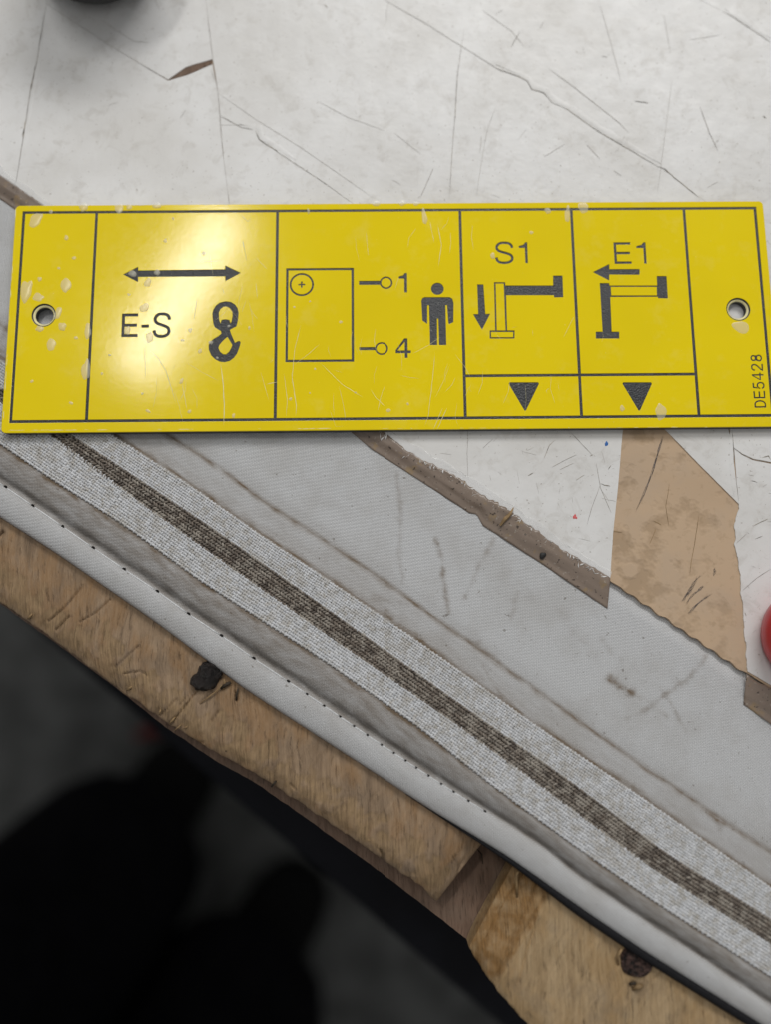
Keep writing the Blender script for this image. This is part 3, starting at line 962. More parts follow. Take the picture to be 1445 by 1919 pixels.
# stitches and needle holes along the seam
sx = [10, 61, 117, 174, 232, 294, 353, 414, 475, 540, 575, 607, 637, 663, 688, 715, 738, 760, 780, 803, 827, 850, 878, 909]
sx = [-160, -105, -48] + sx
sy = smooth_ev(L1, np.array(sx, float), 16)
for i in range(len(sx)):
    c = P(sx[i], sy[i], .00100)
    o = blob('stitch_hole', sx[i], sy[i], (3.4 if i < 13 else 2.8) * PXM, .00100, 'hole', fab, .25, 1.15, EDGE_ANG, i, .35, 10, 3)
    if i + 1 < len(sx):
        n_ = 7
        pts, rad = [], []
        for k in range(n_):
            t = k / (n_ - 1) * .86 + .07
            x = sx[i] + (sx[i + 1] - sx[i]) * t
            y = float(smooth_ev(L1, np.array([x]), 16)[0])
            pts.append(tuple(P(x, y, .00098 + .00014 * math.sin(math.pi * t))))
            rad.append(.00010 + .00006 * math.sin(math.pi * t))
        V, F = tube(pts, rad, 6)
        obj_from('stitch', V, F, 'thread', fab, smooth=True)

# crumbs caught on the cloth
o = blob('black_crumb', 1018, 1041, 5 * PXM, .0020, 'black', None, .5, 1.6, .8, 5, .5); tag(o, 'black crumb stuck on the brown tape strip', 'crumb')

# ------------------------------------------------------------------ packing tape
def tape(name, up, low, label, z_up=.00209, z_lo=.00163, nl=260, nw=12, start=-330, cat='tape'):
    up = subd(up, 5, 2.2, 31, closed=False, freq=.09); low = subd(low, 5, .5, 47, closed=False, freq=.04)
    def res(a, n):
        d = np.r_[0, np.cumsum(np.linalg.norm(np.diff(a, axis=0), axis=1))]
        s = np.linspace(0, d[-1], n)
        return np.stack([np.interp(s, d, a[:, 0]), np.interp(s, d, a[:, 1])], 1)
    U, Lw = res(up, nl), res(low, nl)
    V = []
    for i in range(nl):
        for j in range(nw):
            t = j / (nw - 1)
            q = U[i] * (1 - t) + Lw[i] * t
            sg = smooth01((t - .35) / .5)
            z = z_up + (z_lo - z_up) * sg
            w = noise.noise((q[0] * .012 + q[1] * .010, (q[1] - .66 * q[0]) * .11, 3.3)) + .5 * noise.noise((q[0] * .05, q[1] * .06, 1.3))
            z += .00022 * w + .00012 * (1 if t < .7 else 0) * abs(w)
            V.append(P(q[0], q[1], max(z, z_lo - .00005)))
    F = []
    for i in range(nl - 1):
        for j in range(nw - 1):
            a = i * nw + j
            F.append([a, a + 1, a + nw + 1, a + nw])
    o = obj_from(name, V, F, 'tape', None, smooth=True, base=tuple(np.mean(V, 0)))
    md = o.modifiers.new('thickness', 'SOLIDIFY'); md.thickness = .00006; md.offset = 0
    return tag(o, label, cat)


t_up = [(-330, 110), (0, 328), (75, 381), (300, 529), (715, 806)] + [(x, y - 1) for x, y in torn[1:]]
t_lo = [(-330, 158), (0, 374), (40, 401), (300, 574), (660, 812), (700, 845), (780, 896), (880, 962), (888, 963), (894, 964), (905, 985), (1020, 1060), (1139, 1141)]
tp = tape('packing_tape', t_up, t_lo, 'grimy brown tape strip running under the yellow plate along the white board')
tape('packing_tape', [(1399, 1263), (1425, 1281), (1445, 1288), (1700, 1462)], [(1393, 1320), (1445, 1357), (1700, 1530)], 'short brown tape end beside the pointed tip of the bare kraft patch', nl=60)
# the clear margin of the tape lapping over the torn white coating
cu = [(-330, 80), (0, 300), (90, 360), (300, 500), (760, 806), (800, 826), (860, 862), (920, 900), (985, 944), (1040, 985), (1100, 1028), (1150, 1060)]
cl_ = [(-330, 112), (0, 330), (75, 383), (300, 531), (715, 808)] + torn[1:]
V = []
F = []
nl, nw = 240, 7
def res_(a, n):
    a = np.array(a, float)
    d = np.r_[0, np.cumsum(np.linalg.norm(np.diff(a, axis=0), axis=1))]
    s = np.linspace(0, d[-1], n)
    return np.stack([np.interp(s, d, a[:, 0]), np.interp(s, d, a[:, 1])], 1)
U, Lw = res_(cu, nl), res_(cl_, nl)
U = Lw + (U - Lw) * .5
for i in range(nl):
    for j in range(nw):
        t = j / (nw - 1)
        q = U[i] * (1 - t) + Lw[i] * t
        if j == 0:
            q = q + np.array([.5, -.8]) * 7 * noise.noise((q[0] * .03, q[1] * .03, 6))
        w = noise.noise((q[0] * .03, q[1] * .05, 3.3)) + .5 * noise.noise((q[0] * .09, q[1] * .12, 1.3))
        V.append(P(q[0], q[1], .00211 + (.00010 * abs(w) if 0 < j < nw - 1 else 0)))
for i in range(nl - 1):
    for j in range(nw - 1):
        a = i * nw + j
        F.append([a, a + 1, a + nw + 1, a + nw])
o = obj_from('clear_margin', V, F, 'clear', tp, smooth=True)
o['label'] = 'clear wrinkled tape margin over the white coating'
# pale shred of paper on the tape
V, F = tube([tuple(P(938, 985, .0023)), tuple(P(948, 972, .0026)), tuple(P(957, 963, .0027)), tuple(P(963, 951, .0026))], [.0002, .0004, .0003, .00008], 6)
tag(obj_from('paper_shred', V, F, 'splinter', None, base=tuple(P(948, 972, .0023))), 'tiny tan paper shred on the edge of the brown tape', 'paper shred')

# ------------------------------------------------------------------ wooden edge
OUT1 = [(-400, 870), (-150, 1040), (0, 1128), (79, 1182), (102, 1200), (232, 1297), (310, 1352), (402, 1408), (484, 1452), (581, 1516), (660, 1570), (740, 1625), (790, 1660), (819, 1688)]
IN1 = [(-400, 660), (0, 928), (290, 1122), (457, 1248), (700, 1405), (803, 1474), (925, 1552)]
OUT2 = [(880, 1773), (906, 1819), (942, 1865), (989, 1919), (1060, 1990), (1150, 2060), (1700, 2440)]
IN2 = [(984, 1578), (1092, 1655), (1215, 1740), (1422, 1868), (1900, 2180)]


def plank(name, inner, outer, mat, label, zt, zb, ncol, nrow, seed, cracks=(), rag=4.0, end_dark=None):
    I = res_(inner, ncol); O = res_(subd(outer, 4, rag, seed, closed=False, freq=.045), ncol)
    T = np.linspace(0, 1, nrow) ** .9
    Q = I[:, None, :] * (1 - T)[None, :, None] + O[:, None, :] * T[None, :, None]
    Zg = np.zeros(Q.shape[:2]); RAW = np.zeros(Q.shape[:2])
    for i in range(ncol):
        for j in range(nrow):
            x, y = Q[i, j]
            a = x * .83 + y * .55; b = -x * .55 + y * .83
            z = .00010 * noise.noise((a * .16, b * .012, seed)) + .00006 * noise.noise((a * .5, b * .03, seed + 2)) + .00025 * noise.noise((a * .02, b * .02, seed + 4))
            t = T[j]
            ed_ = max(0, (t - .80) / .20)
            z -= .0012 * ed_ ** 2.2
            z -= .0004 * max(0, noise.noise((a * .03, b * .04, seed + 7)) - .05) * smooth01((t - .55) / .4)
            z += .00008 * noise.noise((a * .12, b * .05, seed + 9)) * smooth01((t - .6) / .35)
            if end_dark is not None:
                e = end_dark(i / (ncol - 1), t)
                z -= e
            s_ = i / (ncol - 1)
            chip = noise.noise((a * .035, b * .03, seed + 11)) + .5 * noise.noise((a * .11, b * .06, seed + 12))
            if end_dark is None:
                RAW[i, j] = smooth01((t - .62 + .30 * chip) / .12) * (1 - .6 * smooth01((t - .93) / .05)) * smooth01((.55 + chip) / .4)
                z -= .00010 * RAW[i, j] * (1 + .6 * noise.noise((a * .22, b * .07, seed + 13)))
                z -= .0030 * max(0, (s_ - .955) / .045) ** 2
            else:
                RAW[i, j] = smooth01((.088 - s_ + .012 * chip) / .010)
            Zg[i, j] = zt + z
    for pts, hw, dp in cracks:
        best = np.full(Zg.shape, 1e9)
        for (ax_, ay_), (bx_, by_) in zip(pts[:-1], pts[1:]):
            dx, dy = bx_ - ax_, by_ - ay_
            t = np.clip(((Q[..., 0] - ax_) * dx + (Q[..., 1] - ay_) * dy) / (dx * dx + dy * dy), 0, 1)
            best = np.minimum(best, np.hypot(Q[..., 0] - ax_ - t * dx, Q[..., 1] - ay_ - t * dy))
        Zg -= .7 * dp * np.exp(-(best / (hw * .75)) ** 2)
    W = P(Q[..., 0], Q[..., 1], Zg)
    V = [tuple(p) for p in W.reshape(-1, 3)]
    F = []
    for i in range(ncol - 1):
        for j in range(nrow - 1):
            a = i * nrow + j
            F.append([a, a + 1, a + nrow + 1, a + nrow])
    # side walls all round and the underside
    loop = [i * nrow + nrow - 1 for i in range(ncol)] + [(ncol - 1) * nrow + j for j in range(nrow - 2, -1, -1)] + [i * nrow for i in range(ncol - 2, -1, -1)] + list(range(1, nrow - 1))
    b0 = len(V)
    for k in loop:
        p = V[k]; V.append((p[0], p[1], zb))
    n = len(loop)
    for k in range(n):
        F.append([loop[k], b0 + k, b0 + (k + 1) % n, loop[(k + 1) % n]])
    F.append([b0 + k for k in range(n)])
    o = obj_from(name, V, F, mat, None, base=tuple(np.mean(W.reshape(-1, 3), 0)))
    for f in o.data.polygons[:(ncol - 1) * (nrow - 1)]:
        f.use_smooth = True
    bm = bmesh.new(); bm.from_mesh(o.data)
    bmesh.ops.recalc_face_normals(bm, faces=bm.faces)
    bm.to_mesh(o.data); bm.free()
    ra = o.data.attributes.new('raw', 'FLOAT', 'POINT')
    rv = np.zeros(len(o.data.vertices), np.float32); rv[:ncol * nrow] = RAW.ravel()
    ra.data.foreach_set('value', rv)
    return tag(o, label, 'plank', 'wooden edge of the bench')


cr1 = [([(372, 1290), (345, 1325), (318, 1357)], 1.6, .0012), ([(366, 1290), (335, 1322)], 1.3, .0006), ([(208, 1122), (180, 1148), (150, 1165)], 1.5, .0008), ([(150, 1105), (120, 1140), (90, 1165)], 1.8, .0008),
       ([(130, 1155), (105, 1180)], 2.0, .0010), ([(400, 1296), (372, 1318)], 1.4, .0006), ([(260, 1210), (215, 1250)], 1.6, .0007), ([(160, 1098), (150, 1102)], 1.2, .0005), ([(232, 1262), (262, 1258), (275, 1265)], 1.6, .0008),
       ([(440, 1295), (444, 1312)], 2.0, .0010), ([(300, 1340), (330, 1310)], 1.4, .0007), ([(412, 1330), (395, 1352)], 1.5, .0007), ([(0, 1005), (6, 998)], 4, .0012), ([(340, 1370), (352, 1392), (380, 1390)], 2, .0009),
       ([(545, 1470), (552, 1478)], 2, .0006), ([(712, 1592), (716, 1600), (720, 1622)], 2.2, .0010), ([(850, 1655), (870, 1610)], 2, .0005)]
plank1 = plank('wooden_plank', IN1, OUT1, 'wood1', 'worn plywood edge board with a black crushed nail and splintered rim', -.0004, -.0085, 560, 72, 3, cr1, 3.0)


def end2(s, t):
    # split, chamfered left end with its raw slanting grain
    k = max(0.0, 1 - s / .085)
    return .0030 * k ** 1.2 + .0003 * (1 if .075 < s < .085 else 0)


cr2 = [([(1010, 1640), (990, 1700), (960, 1760), (930, 1830)], 2.2, .0006), ([(985, 1630), (940, 1700), (905, 1770)], 1.8, .0007), ([(1000, 1720), (1002, 1740), (985, 1790), (972, 1840)], 3, .0006), ([(1185, 1842), (1190, 1846)], 5, .0012),
       ([(1160, 1780), (1156, 1808)], 2.5, .0006), ([(1225, 1835), (1240, 1818)], 2, .0006)]
plank2 = plank('wooden_plank', IN2, OUT2, 'wood2', 'pale pine edge block with a split end and a flat rusty nail head', -.0005, -.0085, 420, 72, 21, cr2, 3.0, end2)

# lower board seen in the gap and as a thin lip below the plywood
lipx = [(-420, 880), (-150, 1046), (0, 1131), (102, 1203), (232, 1300), (310, 1362), (402, 1424), (484, 1470), (581, 1538), (700, 1624), (780, 1685), (875, 1759), (960, 1830), (1100, 1925), (1700, 2330)]
q = subd(lipx, 8, 1.2, 5, closed=False)
inn = [(1700, 2150), (960, 1570), (400, 1180), (-420, 640)]
poly = np.concatenate([q, np.array(inn, float)])
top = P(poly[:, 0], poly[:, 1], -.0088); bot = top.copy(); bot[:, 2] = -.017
n = len(poly)
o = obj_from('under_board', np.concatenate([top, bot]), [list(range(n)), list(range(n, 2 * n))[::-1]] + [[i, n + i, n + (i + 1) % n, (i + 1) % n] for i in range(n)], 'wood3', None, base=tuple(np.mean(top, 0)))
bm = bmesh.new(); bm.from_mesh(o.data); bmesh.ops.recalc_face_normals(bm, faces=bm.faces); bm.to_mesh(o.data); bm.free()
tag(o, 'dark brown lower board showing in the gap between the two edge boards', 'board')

# dark steel rail under the edge
r0 = P(300, 1372, -.12); r1 = P(940, 1915, -.12)
rd = (r1 - r0) / np.linalg.norm(r1 - r0); rn = np.array([-rd[1], rd[0], 0])
a, b = r0 + rd * -.10, r1 + rd * .5
prof = [(0, -.003), (.0, -.040), (.004, -.043), (.10, -.043), (.10, 0), (.003, 0)]
V = []
for c in (a, b):
    for s, z in prof:
        p = c + rn * s; V.append((p[0], p[1], -.115 + z))
k = len(prof)
F = [[i, (i + 1) % k, k + (i + 1) % k, k + i] for i in range(k)] + [list(range(k))[::-1], list(range(k, 2 * k))]
tag(obj_from('bench_rail', V, F, 'rail', None, base=tuple(r0)), 'dark blue steel rail below the wooden bench edge', 'rail')


# ------------------------------------------------------------------ nails and splinters
def lump(name, u, v, z, rx, ry, rz, rot, mat, label, amp, seed, parent=None, cat='nail'):
    bm = bmesh.new()
    bmesh.ops.create_icosphere(bm, subdivisions=4, radius=1)
    c = P(u, v, z)
    for vt in bm.verts:
        d = vt.co.normalized()
        s = 1 + amp * noise.noise(d * 1.6 + Vector((seed, 0, 0))) + amp * .6 * abs(noise.noise(d * 4.3 + Vector((0, seed, 0))))
        x, y, zz = d.x * rx * s, d.y * ry * s, max(d.z, -.6) * rz * s
        vt.co = (c[0] + x * math.cos(rot) - y * math.sin(rot), c[1] + x * math.sin(rot) + y * math.cos(rot), c[2] + zz)
    V = [tuple(v.co) for v in bm.verts]; F = [[v.index for v in f.verts] for f in bm.faces]
    bm.free()
    o = obj_from(name, V, F, mat, parent, smooth=True, base=tuple(c))
    if parent is None: tag(o, label, cat)
    return o


n1 = thing('nail', 'crushed black nail head sunk in the plywood against the hem', 'nail', tuple(P(388, 1268, -.0005)))
lump('head', 390, 1266, -.0002, .0029, .0021, .0013, .9, 'tar', None, .55, 3.1, n1)
lump('bent_tip', 374, 1281, -.0003, .0012, .0011, .0009, .4, 'tar', None, .5, 8.1, n1)
n2 = thing('nail', 'flat rusty nail head with faceted rim in the pale pine block', 'nail', tuple(P(1192, 1800, -.0005)))
c = P(1193, 1799, -.0006)
rim = [(0, 1.0), (.55, .93), (1.15, 1.02), (1.8, .95), (2.5, 1.06), (3.1, .93), (3.8, 1.05), (4.5, .96), (5.2, 1.04), (5.8, .97)]
V, F = [], []
prof = [(1.0, -.0002), (1.02, .0003), (.93, .00062), (.55, .00072), (.0, .00066)]
SEG = 40
for k in range(SEG):
    a = 2 * math.pi * k / SEG
    rr = .00285 * np.interp(a, [r[0] for r in rim] + [6.2832], [r[1] for r in rim] + [1.0])
    for f_, z_ in prof:
        V.append((c[0] + rr * f_ * math.cos(a) * 1.05, c[1] + rr * f_ * math.sin(a) * .92, c[2] + z_ + .00025 * noise.noise((math.cos(a) * f_ * 3, math.sin(a) * f_ * 3, 2))))
m = len(prof)
for k in range(SEG):
    for i in range(m - 1):
        p_, q_ = k * m + i, ((k + 1) % SEG) * m + i
        F.append([p_, q_, q_ + 1, p_ + 1])
obj_from('head', V, F, 'rust', n2, smooth=True)
V, F = lathe([(.0012, -.006), (.0013, -.0003)], c, 12)
obj_from('shank', V, F, 'rust', n2)


def splint(parent, pts, r, mat):
    P3 = [tuple(P(u, v, z)) for u, v, z in pts]
    rad = [r * (.3 + .7 * math.sin(math.pi * (i + .6) / (len(pts) + .2))) for i in range(len(pts))]
    V, F = tube(P3, rad, 6)
    obj_from('splinter', V, F, mat, parent, smooth=True)


splint(plank1, [(374, 1318, -.0003), (392, 1305, 0), (408, 1292, .0002), (416, 1283, .0003)], .00013, 'splinter')
splint(plank1, [(418, 1292, -.0002), (421, 1280, .0003), (419, 1273, .0006)], .00022, 'splinter')
splint(plank1, [(442, 1312, -.0003), (443, 1302, .0001), (446, 1290, .0002)], .00022, 'darksplinter')
splint(plank1, [(414, 1290, -.0002), (422, 1283, .0002), (432, 1279, .0002)], .0004, 'darksplinter')
splint(plank1, [(386, 1294, -.0003), (391, 1287, 0), (398, 1280, 0)], .0002, 'darksplinter')
splint(plank1, [(894, 1590, -.008), (903, 1600, -.0078), (905, 1618, -.008)], .00012, 'darksplinter')
splint(plank2, [(1160, 1808, -.0006), (1158, 1790, .0002), (1166, 1778, .0002)], .0003, 'splinter')
splint(plank2, [(1186, 1852, -.0006), (1198, 1848, .0002), (1204, 1846, -.0003)], .0005, 'splinter')
splint(plank2, [(1180, 1843, -.0004), (1192, 1841, .0001)], .0003, 'darksplinter')
splint(plank2, [(970, 1680, -.002), (968, 1640, -.0012), (972, 1632, -.001)], .0003, 'splinter')
for k in range(9):
    x = random.uniform(60, 800)
    y = float(np.interp(x, [p[0] for p in OUT1], [p[1] for p in OUT1])) - random.uniform(4, 26)
    L = random.uniform(6, 18)
    a = random.gauss(2.2, .35)
    splint(plank1, [(x, y, -.0012), (x + L * .5 * math.cos(a), y + L * .5 * math.sin(a), -.0007), (x + L * math.cos(a), y + L * math.sin(a), -.0013)], random.uniform(.0001, .00025), random.choice(['splinter', 'splinter', 'darksplinter']))

# ------------------------------------------------------------------ yellow engraved plate
ZT, ZB = .0037, .0021
PW_, PH_ = .150, .04664579


def loc(pts, ox=0, oy=0, k=1.0):
    a = np.array(pts, float) * k + np.array([ox, oy])
    w = P(a[:, 0], a[:, 1], ZT)
    return w[:, :2]


z1 = lambda pts: loc(pts, 0, 360, 520 / 1445)
z2 = lambda pts: loc(pts, 500, 370, 400 / 1445)
z3 = lambda pts: loc(pts, 850, 370, 595 / 1445)
zh = lambda pts: loc(pts, 340, 540, 140 / 1445)
base = (0.0, 0.0, ZB)
plate = thing('sign_plate', 'yellow engraved control plate with crane symbols lying across the white board and fabric', 'sign plate', base)


def rect(x0, y0, x1, y1):
    return np.array([(x0, y0), (x1, y0), (x1, y1), (x0, y1)])


def circ(c, r, n=40, a0=0, a1=2 * math.pi, end=False):
    t = np.linspace(a0, a1, n, endpoint=end)
    return np.stack([c[0] + r * np.cos(t), c[1] + r * np.sin(t)], 1)


def rounded(x0, y0, x1, y1, r, n=6):
    out = []
    for cx_, cy_, a in ((x1 - r, y1 - r, 0), (x0 + r, y1 - r, 90), (x0 + r, y0 + r, 180), (x1 - r, y0 + r, 270)):
        for k in range(n + 1):
            t = R_(a + 90 * k / n)
            out.append((cx_ + r * math.cos(t), cy_ + r * math.sin(t)))
    return np.array(out)


def cat_rom(pts, n=6):
    p = np.array(pts, float); out = []
    for i in range(len(p) - 1):
        a, b, c_, d = p[max(i - 1, 0)], p[i], p[i + 1], p[min(i + 2, len(p) - 1)]
        for k in range(n):
            t = k / n
            out.append(.5 * (2 * b + (c_ - a) * t + (2 * a - 5 * b + 4 * c_ - d) * t * t + (3 * b - a - 3 * c_ + d) * t ** 3))
    out.append(p[-1])
    return np.array(out)


def thick(path, w):
    p = np.array(path, float)
    d = np.gradient(p, axis=0); d /= np.linalg.norm(d, axis=1)[:, None]
    nn = np.stack([-d[:, 1], d[:, 0]], 1) * w / 2
    return np.concatenate([p + nn, (p - nn)[::-1]])


def poly_join(path, w):
    """thick polyline with sharp mitres"""
    p = np.array(path, float); n = len(p); Lf, Rt = [], []
    for i in range(n):
        d0 = p[i] - p[i - 1] if i else p[1] - p[0]
        d1 = p[i + 1] - p[i] if i < n - 1 else p[-1] - p[-2]
        d0 = d0 / np.linalg.norm(d0); d1 = d1 / np.linalg.norm(d1)
        n0 = np.array([-d0[1], d0[0]]); n1_ = np.array([-d1[1], d1[0]])
        m_ = n0 + n1_; m_ /= np.linalg.norm(m_)
        k_ = w / 2 / max(.4, m_ @ n0)
        Lf.append(p[i] + m_ * k_); Rt.append(p[i] - m_ * k_)
    return np.array(Lf + Rt[::-1])


S_PATH = [(.90, .72), (.86, .84), (.72, .93), (.50, .955), (.29, .93), (.15, .83), (.12, .72), (.19, .61), (.36, .54), (.60, .48), (.81, .40), (.895, .27), (.84, .14), (.68, .065), (.48, .045), (.26, .07), (.13, .16), (.085, .29)]
TWO = [(.10, .70), (.15, .85), (.30, .94), (.50, .955), (.72, .92), (.85, .79), (.82, .62), (.66, .47), (.40, .31), (.20, .17), (.12, .07)]
FIVE = [(.14, .47), (.30, .58), (.50, .61), (.74, .55), (.875, .39), (.85, .20), (.70, .08), (.48, .045), (.25, .09), (.10, .23)]


def glyph(ch, x, y, w, h, s, rot=0.0):
    """loops of one character; x, y lower left in metres; s stroke width"""
    f = np.array([w, h])
    if ch == 'E':
        sy_ = s / h; sx_ = s / w
        L = [np.array([(0, 0), (1, 0), (1, sy_), (sx_, sy_), (sx_, .5 - sy_ / 2), (.93, .5 - sy_ / 2), (.93, .5 + sy_ / 2), (sx_, .5 + sy_ / 2), (sx_, 1 - sy_), (.98, 1 - sy_), (.98, 1), (0, 1)]) * f]
    elif ch == '-':
        L = [np.array([(0, .40), (1, .40), (1, .40 + s / h), (0, .40 + s / h)]) * f]
    elif ch == '1':
        L = [np.array([(1 - s / w, 0), (1, 0), (1, 1), (1 - .75 * s / w, 1), (.62 - .2 * s / w, .88), (0, .82), (0, .82 - .8 * s / h), (1 - s / w, .82 - .8 * s / h)]) * f]
    elif ch == '4':
        sy_ = s / h; sx_ = s / w
        L = [np.array([(.60, 0), (.60 + sx_, 0), (.60 + sx_, .24), (1, .24), (1, .24 + sy_), (.60 + sx_, .24 + sy_), (.60 + sx_, 1), (.60 - .1 * sx_, 1), (0, .24 + sy_ * 1.1), (0, .24), (.60, .24)]) * f,
             np.array([(.60, .24 + sy_), (.60, .82), (.13, .24 + sy_)]) * f]
    elif ch == 'S':
        L = [thick(cat_rom(np.array(S_PATH) * f), s)]
    elif ch == '2':
        top_ = thick(cat_rom(np.array(TWO) * f), s)
        n_ = len(top_) // 2
        L = [np.concatenate([top_[:n_], np.array([(.07, 0), (.95, 0), (.95, s / h), (.20, s / h)]) * f, top_[n_ + 1:]])]
        L = [np.concatenate([thick(cat_rom(np.array(TWO[:-1]) * f), s)[:0], poly_join(np.concatenate([cat_rom(np.array(TWO) * f, 4), np.array([(.10, .045), (.95, .045)]) * f]), s)])]
    elif ch == '5':
        L = [poly_join(np.concatenate([np.array([(.86, .955), (.24, .955)]) * f, cat_rom(np.array(FIVE) * f, 5)]), s)]
    elif ch == 'D':
        r = .5
        def dd(i):
            x0, x1, y0_, y1_ = i / w, 1 - i / w, i / h, 1 - i / h
            a = np.linspace(-math.pi / 2, math.pi / 2, 20)
            arc = np.stack([x0 + (x1 - x0) * (.42 + .58 * np.cos(a)), .5 + (.5 - y0_) * np.sin(a)], 1)
            return np.concatenate([[(x0, y0_)], arc, [(x0, y1_)]]) * f
        L = [dd(0), dd(s)]
    elif ch == '8':
        t = np.linspace(0, 2 * math.pi, 48, endpoint=False)
        cxp = .5 + np.where(np.sin(t) > 0, .42, .47) * np.cos(t) * np.clip(np.abs(np.sin(t)) * 1.6 + .72, 0, 1)
        lo_ = circ((.5, .275), 1, 24); up_ = circ((.5, .745), 1, 24)
        outer = []
        for a in np.linspace(R_(145), R_(395), 26): outer.append((.5 + .47 * math.cos(a), .275 + .275 * math.sin(a)))
        for a in np.linspace(R_(-38), R_(218), 26): outer.append((.5 + .42 * math.cos(a), .745 + .255 * math.sin(a)))
        L = [np.array(outer) * f, np.stack([.5 + (.47 - s / w) * np.cos(t), .275 + (.275 - s / h) * np.sin(t)], 1) * f, np.stack([.5 + (.42 - s / w) * np.cos(t), .755 + (.245 - s / h) * np.sin(t)], 1) * f]
    c_, s_ = math.cos(rot), math.sin(rot)
    Rm = np.array([[c_, s_], [-s_, c_]])
    return [l @ Rm + np.array([x, y]) for l in L]


def text_px(ch, u0, v0, u1, v1, s):
    a = P(u0, v1, ZT); b = P(u1, v0, ZT)
    return glyph(ch, a[0], a[1], b[0] - a[0], b[1] - a[1], s)


def lever(xa, yc, half, xc, r, s):
    c_ = P(xc, yc, ZT); a = P(xa, yc, ZT); k = PXM
    al = math.asin(half / r)
    arc = circ(c_, r * k, 40, math.pi + al, 3 * math.pi - al, True)
    outer = np.concatenate([arc, [(a[0], c_[1] + half * k), (a[0], c_[1] - half * k)]])
    return [outer, circ(c_[:2], (r - s) * k)]


cell = {}
sym = {}                                              # name -> (cell, loops)
# cell rectangles (metres) from the traced frame lines, squared up with the plate
fx0 = (P(43, 397, ZT)[0] + P(21.6, 792, ZT)[0]) / 2
fx1 = P(1415, 392.6, ZT)[0]
fy1 = (P(43, 397, ZT)[1] + P(1414, 392.6, ZT)[1]) / 2
fy0 = (P(520, 786, ZT)[1] + P(1300, 780, ZT)[1]) / 2
dv = [(P(a, 396, ZT)[0] + P(b, 784, ZT)[0]) / 2 for a, b in ((179, 164), (518, 517), (862, 873), (1071, 1091), (1283, 1310))]
hy = (P(872, 704.4, ZT)[1] + P(1305, 701.5, ZT)[1]) / 2
lw = .00056 / 2
gx = [fx0] + dv + [fx1]
for i in range(6):
    a_, b_ = gx[i] + lw, gx[i + 1] - lw
    if i in (3, 4):
        cell[i] = [rect(a_, hy + lw, b_, fy1 - lw)]
        cell[i + 10] = [rect(a_, fy0 + lw, b_, hy - lw)]
    else:
        cell[i] = [rect(a_, fy0 + lw, b_, fy1 - lw)]
rim_outer = rounded(-PW_ / 2, -PH_ / 2, PW_ / 2, PH_ / 2, .0009)
rim_inner = rect(fx0 - lw, fy0 - lw, fx1 + lw, fy1 + lw)

holeL = P(81.6, 591, ZT)[:2]; holeR = P(1384, 580, ZT)[:2]
HR, HB = 23.0 * PXM, 17.0 * PXM
cell[0].append(circ(holeL, HR, 56)); cell[5].append(circ(holeR, HR, 56))


def add(name, c_, loops):
    sym.setdefault((name, len(sym)), (c_, loops))
    cell[c_] += loops


add('double_arrow', 1, [z1([(640, 430), (718, 391), (718, 410), (1172, 404), (1172, 384), (1253, 422), (1172, 465), (1172, 440), (718, 443), (718, 470)])])
st_ = .00058
add('letter_e', 1, text_px('E', 226.8, 588, 259.2, 632, st_))
add('hyphen', 1, text_px('-', 264, 588, 279.5, 632, st_))
add('letter_s', 1, text_px('S', 285, 586.5, 321, 633, st_))
hook_o = [(770, 880), (760, 835), (640, 760), (615, 700), (597, 560), (595, 480), (615, 420), (660, 345), (740, 285), (850, 260), (950, 272), (1030, 320), (1080, 390), (1100, 480), (1092, 600), (1060, 742), (930, 810), (960, 900), (1030, 1062),
          (1080, 1035), (1115, 1025), (1140, 1050), (1130, 1100), (1105, 1180), (1070, 1270), (1010, 1350), (930, 1410), (830, 1435), (740, 1425), (650, 1380), (570, 1300), (525, 1190), (522, 1110), (545, 1050), (620, 985), (710, 935)]
hook_a = [(718, 480), (750, 410), (810, 365), (870, 360), (930, 390), (980, 460), (985, 540), (965, 650), (940, 690), (925, 622), (850, 607), (775, 618), (750, 690), (725, 620)]
hook_b = [(885, 945), (920, 1000), (980, 1100), (960, 1160), (920, 1230), (860, 1285), (800, 1280), (740, 1230), (710, 1160), (730, 1100), (800, 1020)]
add('hook_symbol', 1, [zh(hook_o), zh(hook_a), zh(hook_b)])
ba = P(534.3, 679, ZT); bb = P(662.5, 502.5, ZT)
w_ = .00046
add('cabinet_outline', 2, [rect(ba[0], ba[1], bb[0], bb[1]), rect(ba[0] + w_, ba[1] + w_, bb[0] - w_, bb[1] - w_)])
cc = P(565, 533.8, ZT)[:2]
isl = [circ(cc, 23.2 * PXM, 56), circ(cc, 19.7 * PXM, 56)]
add('swivel_circle', 2, isl)
g_, h_ = 6.4 * PXM, 1.4 * PXM
add('plus_mark', 2, [np.array([(-h_, -g_), (h_, -g_), (h_, -h_), (g_, -h_), (g_, h_), (h_, h_), (h_, g_), (-h_, g_), (-h_, h_), (-g_, h_), (-g_, -h_), (-h_, -h_)]) + cc])
add('lever_mark', 2, lever(672.5, 530.3, 4.0, 723.7, 12.6, 3.0))
add('digit_one', 2, text_px('1', 748, 512, 763, 548.5, .00055))
add('lever_mark', 2, lever(673, 653.5, 3.0, 715, 12.6, 3.0))
add('digit_four', 2, text_px('4', 742, 634.4, 770, 671, .00055))
hd = z2([(1157, 620)])[0]
add('person_symbol_head', 2, [circ(hd, 44 * .2768 * PXM, 32)])
add('person_symbol_body', 2, [z2([(1070, 677), (1240, 677), (1258, 688), (1266, 715), (1265, 845), (1235, 860), (1230, 840), (1222, 730), (1211, 730), (1217, 1000), (1168, 1000), (1163, 822), (1154, 822), (1155, 1000), (1107, 1000), (1100, 732), (1088, 732), (1088, 857), (1055, 835), (1048, 700), (1055, 684)])])
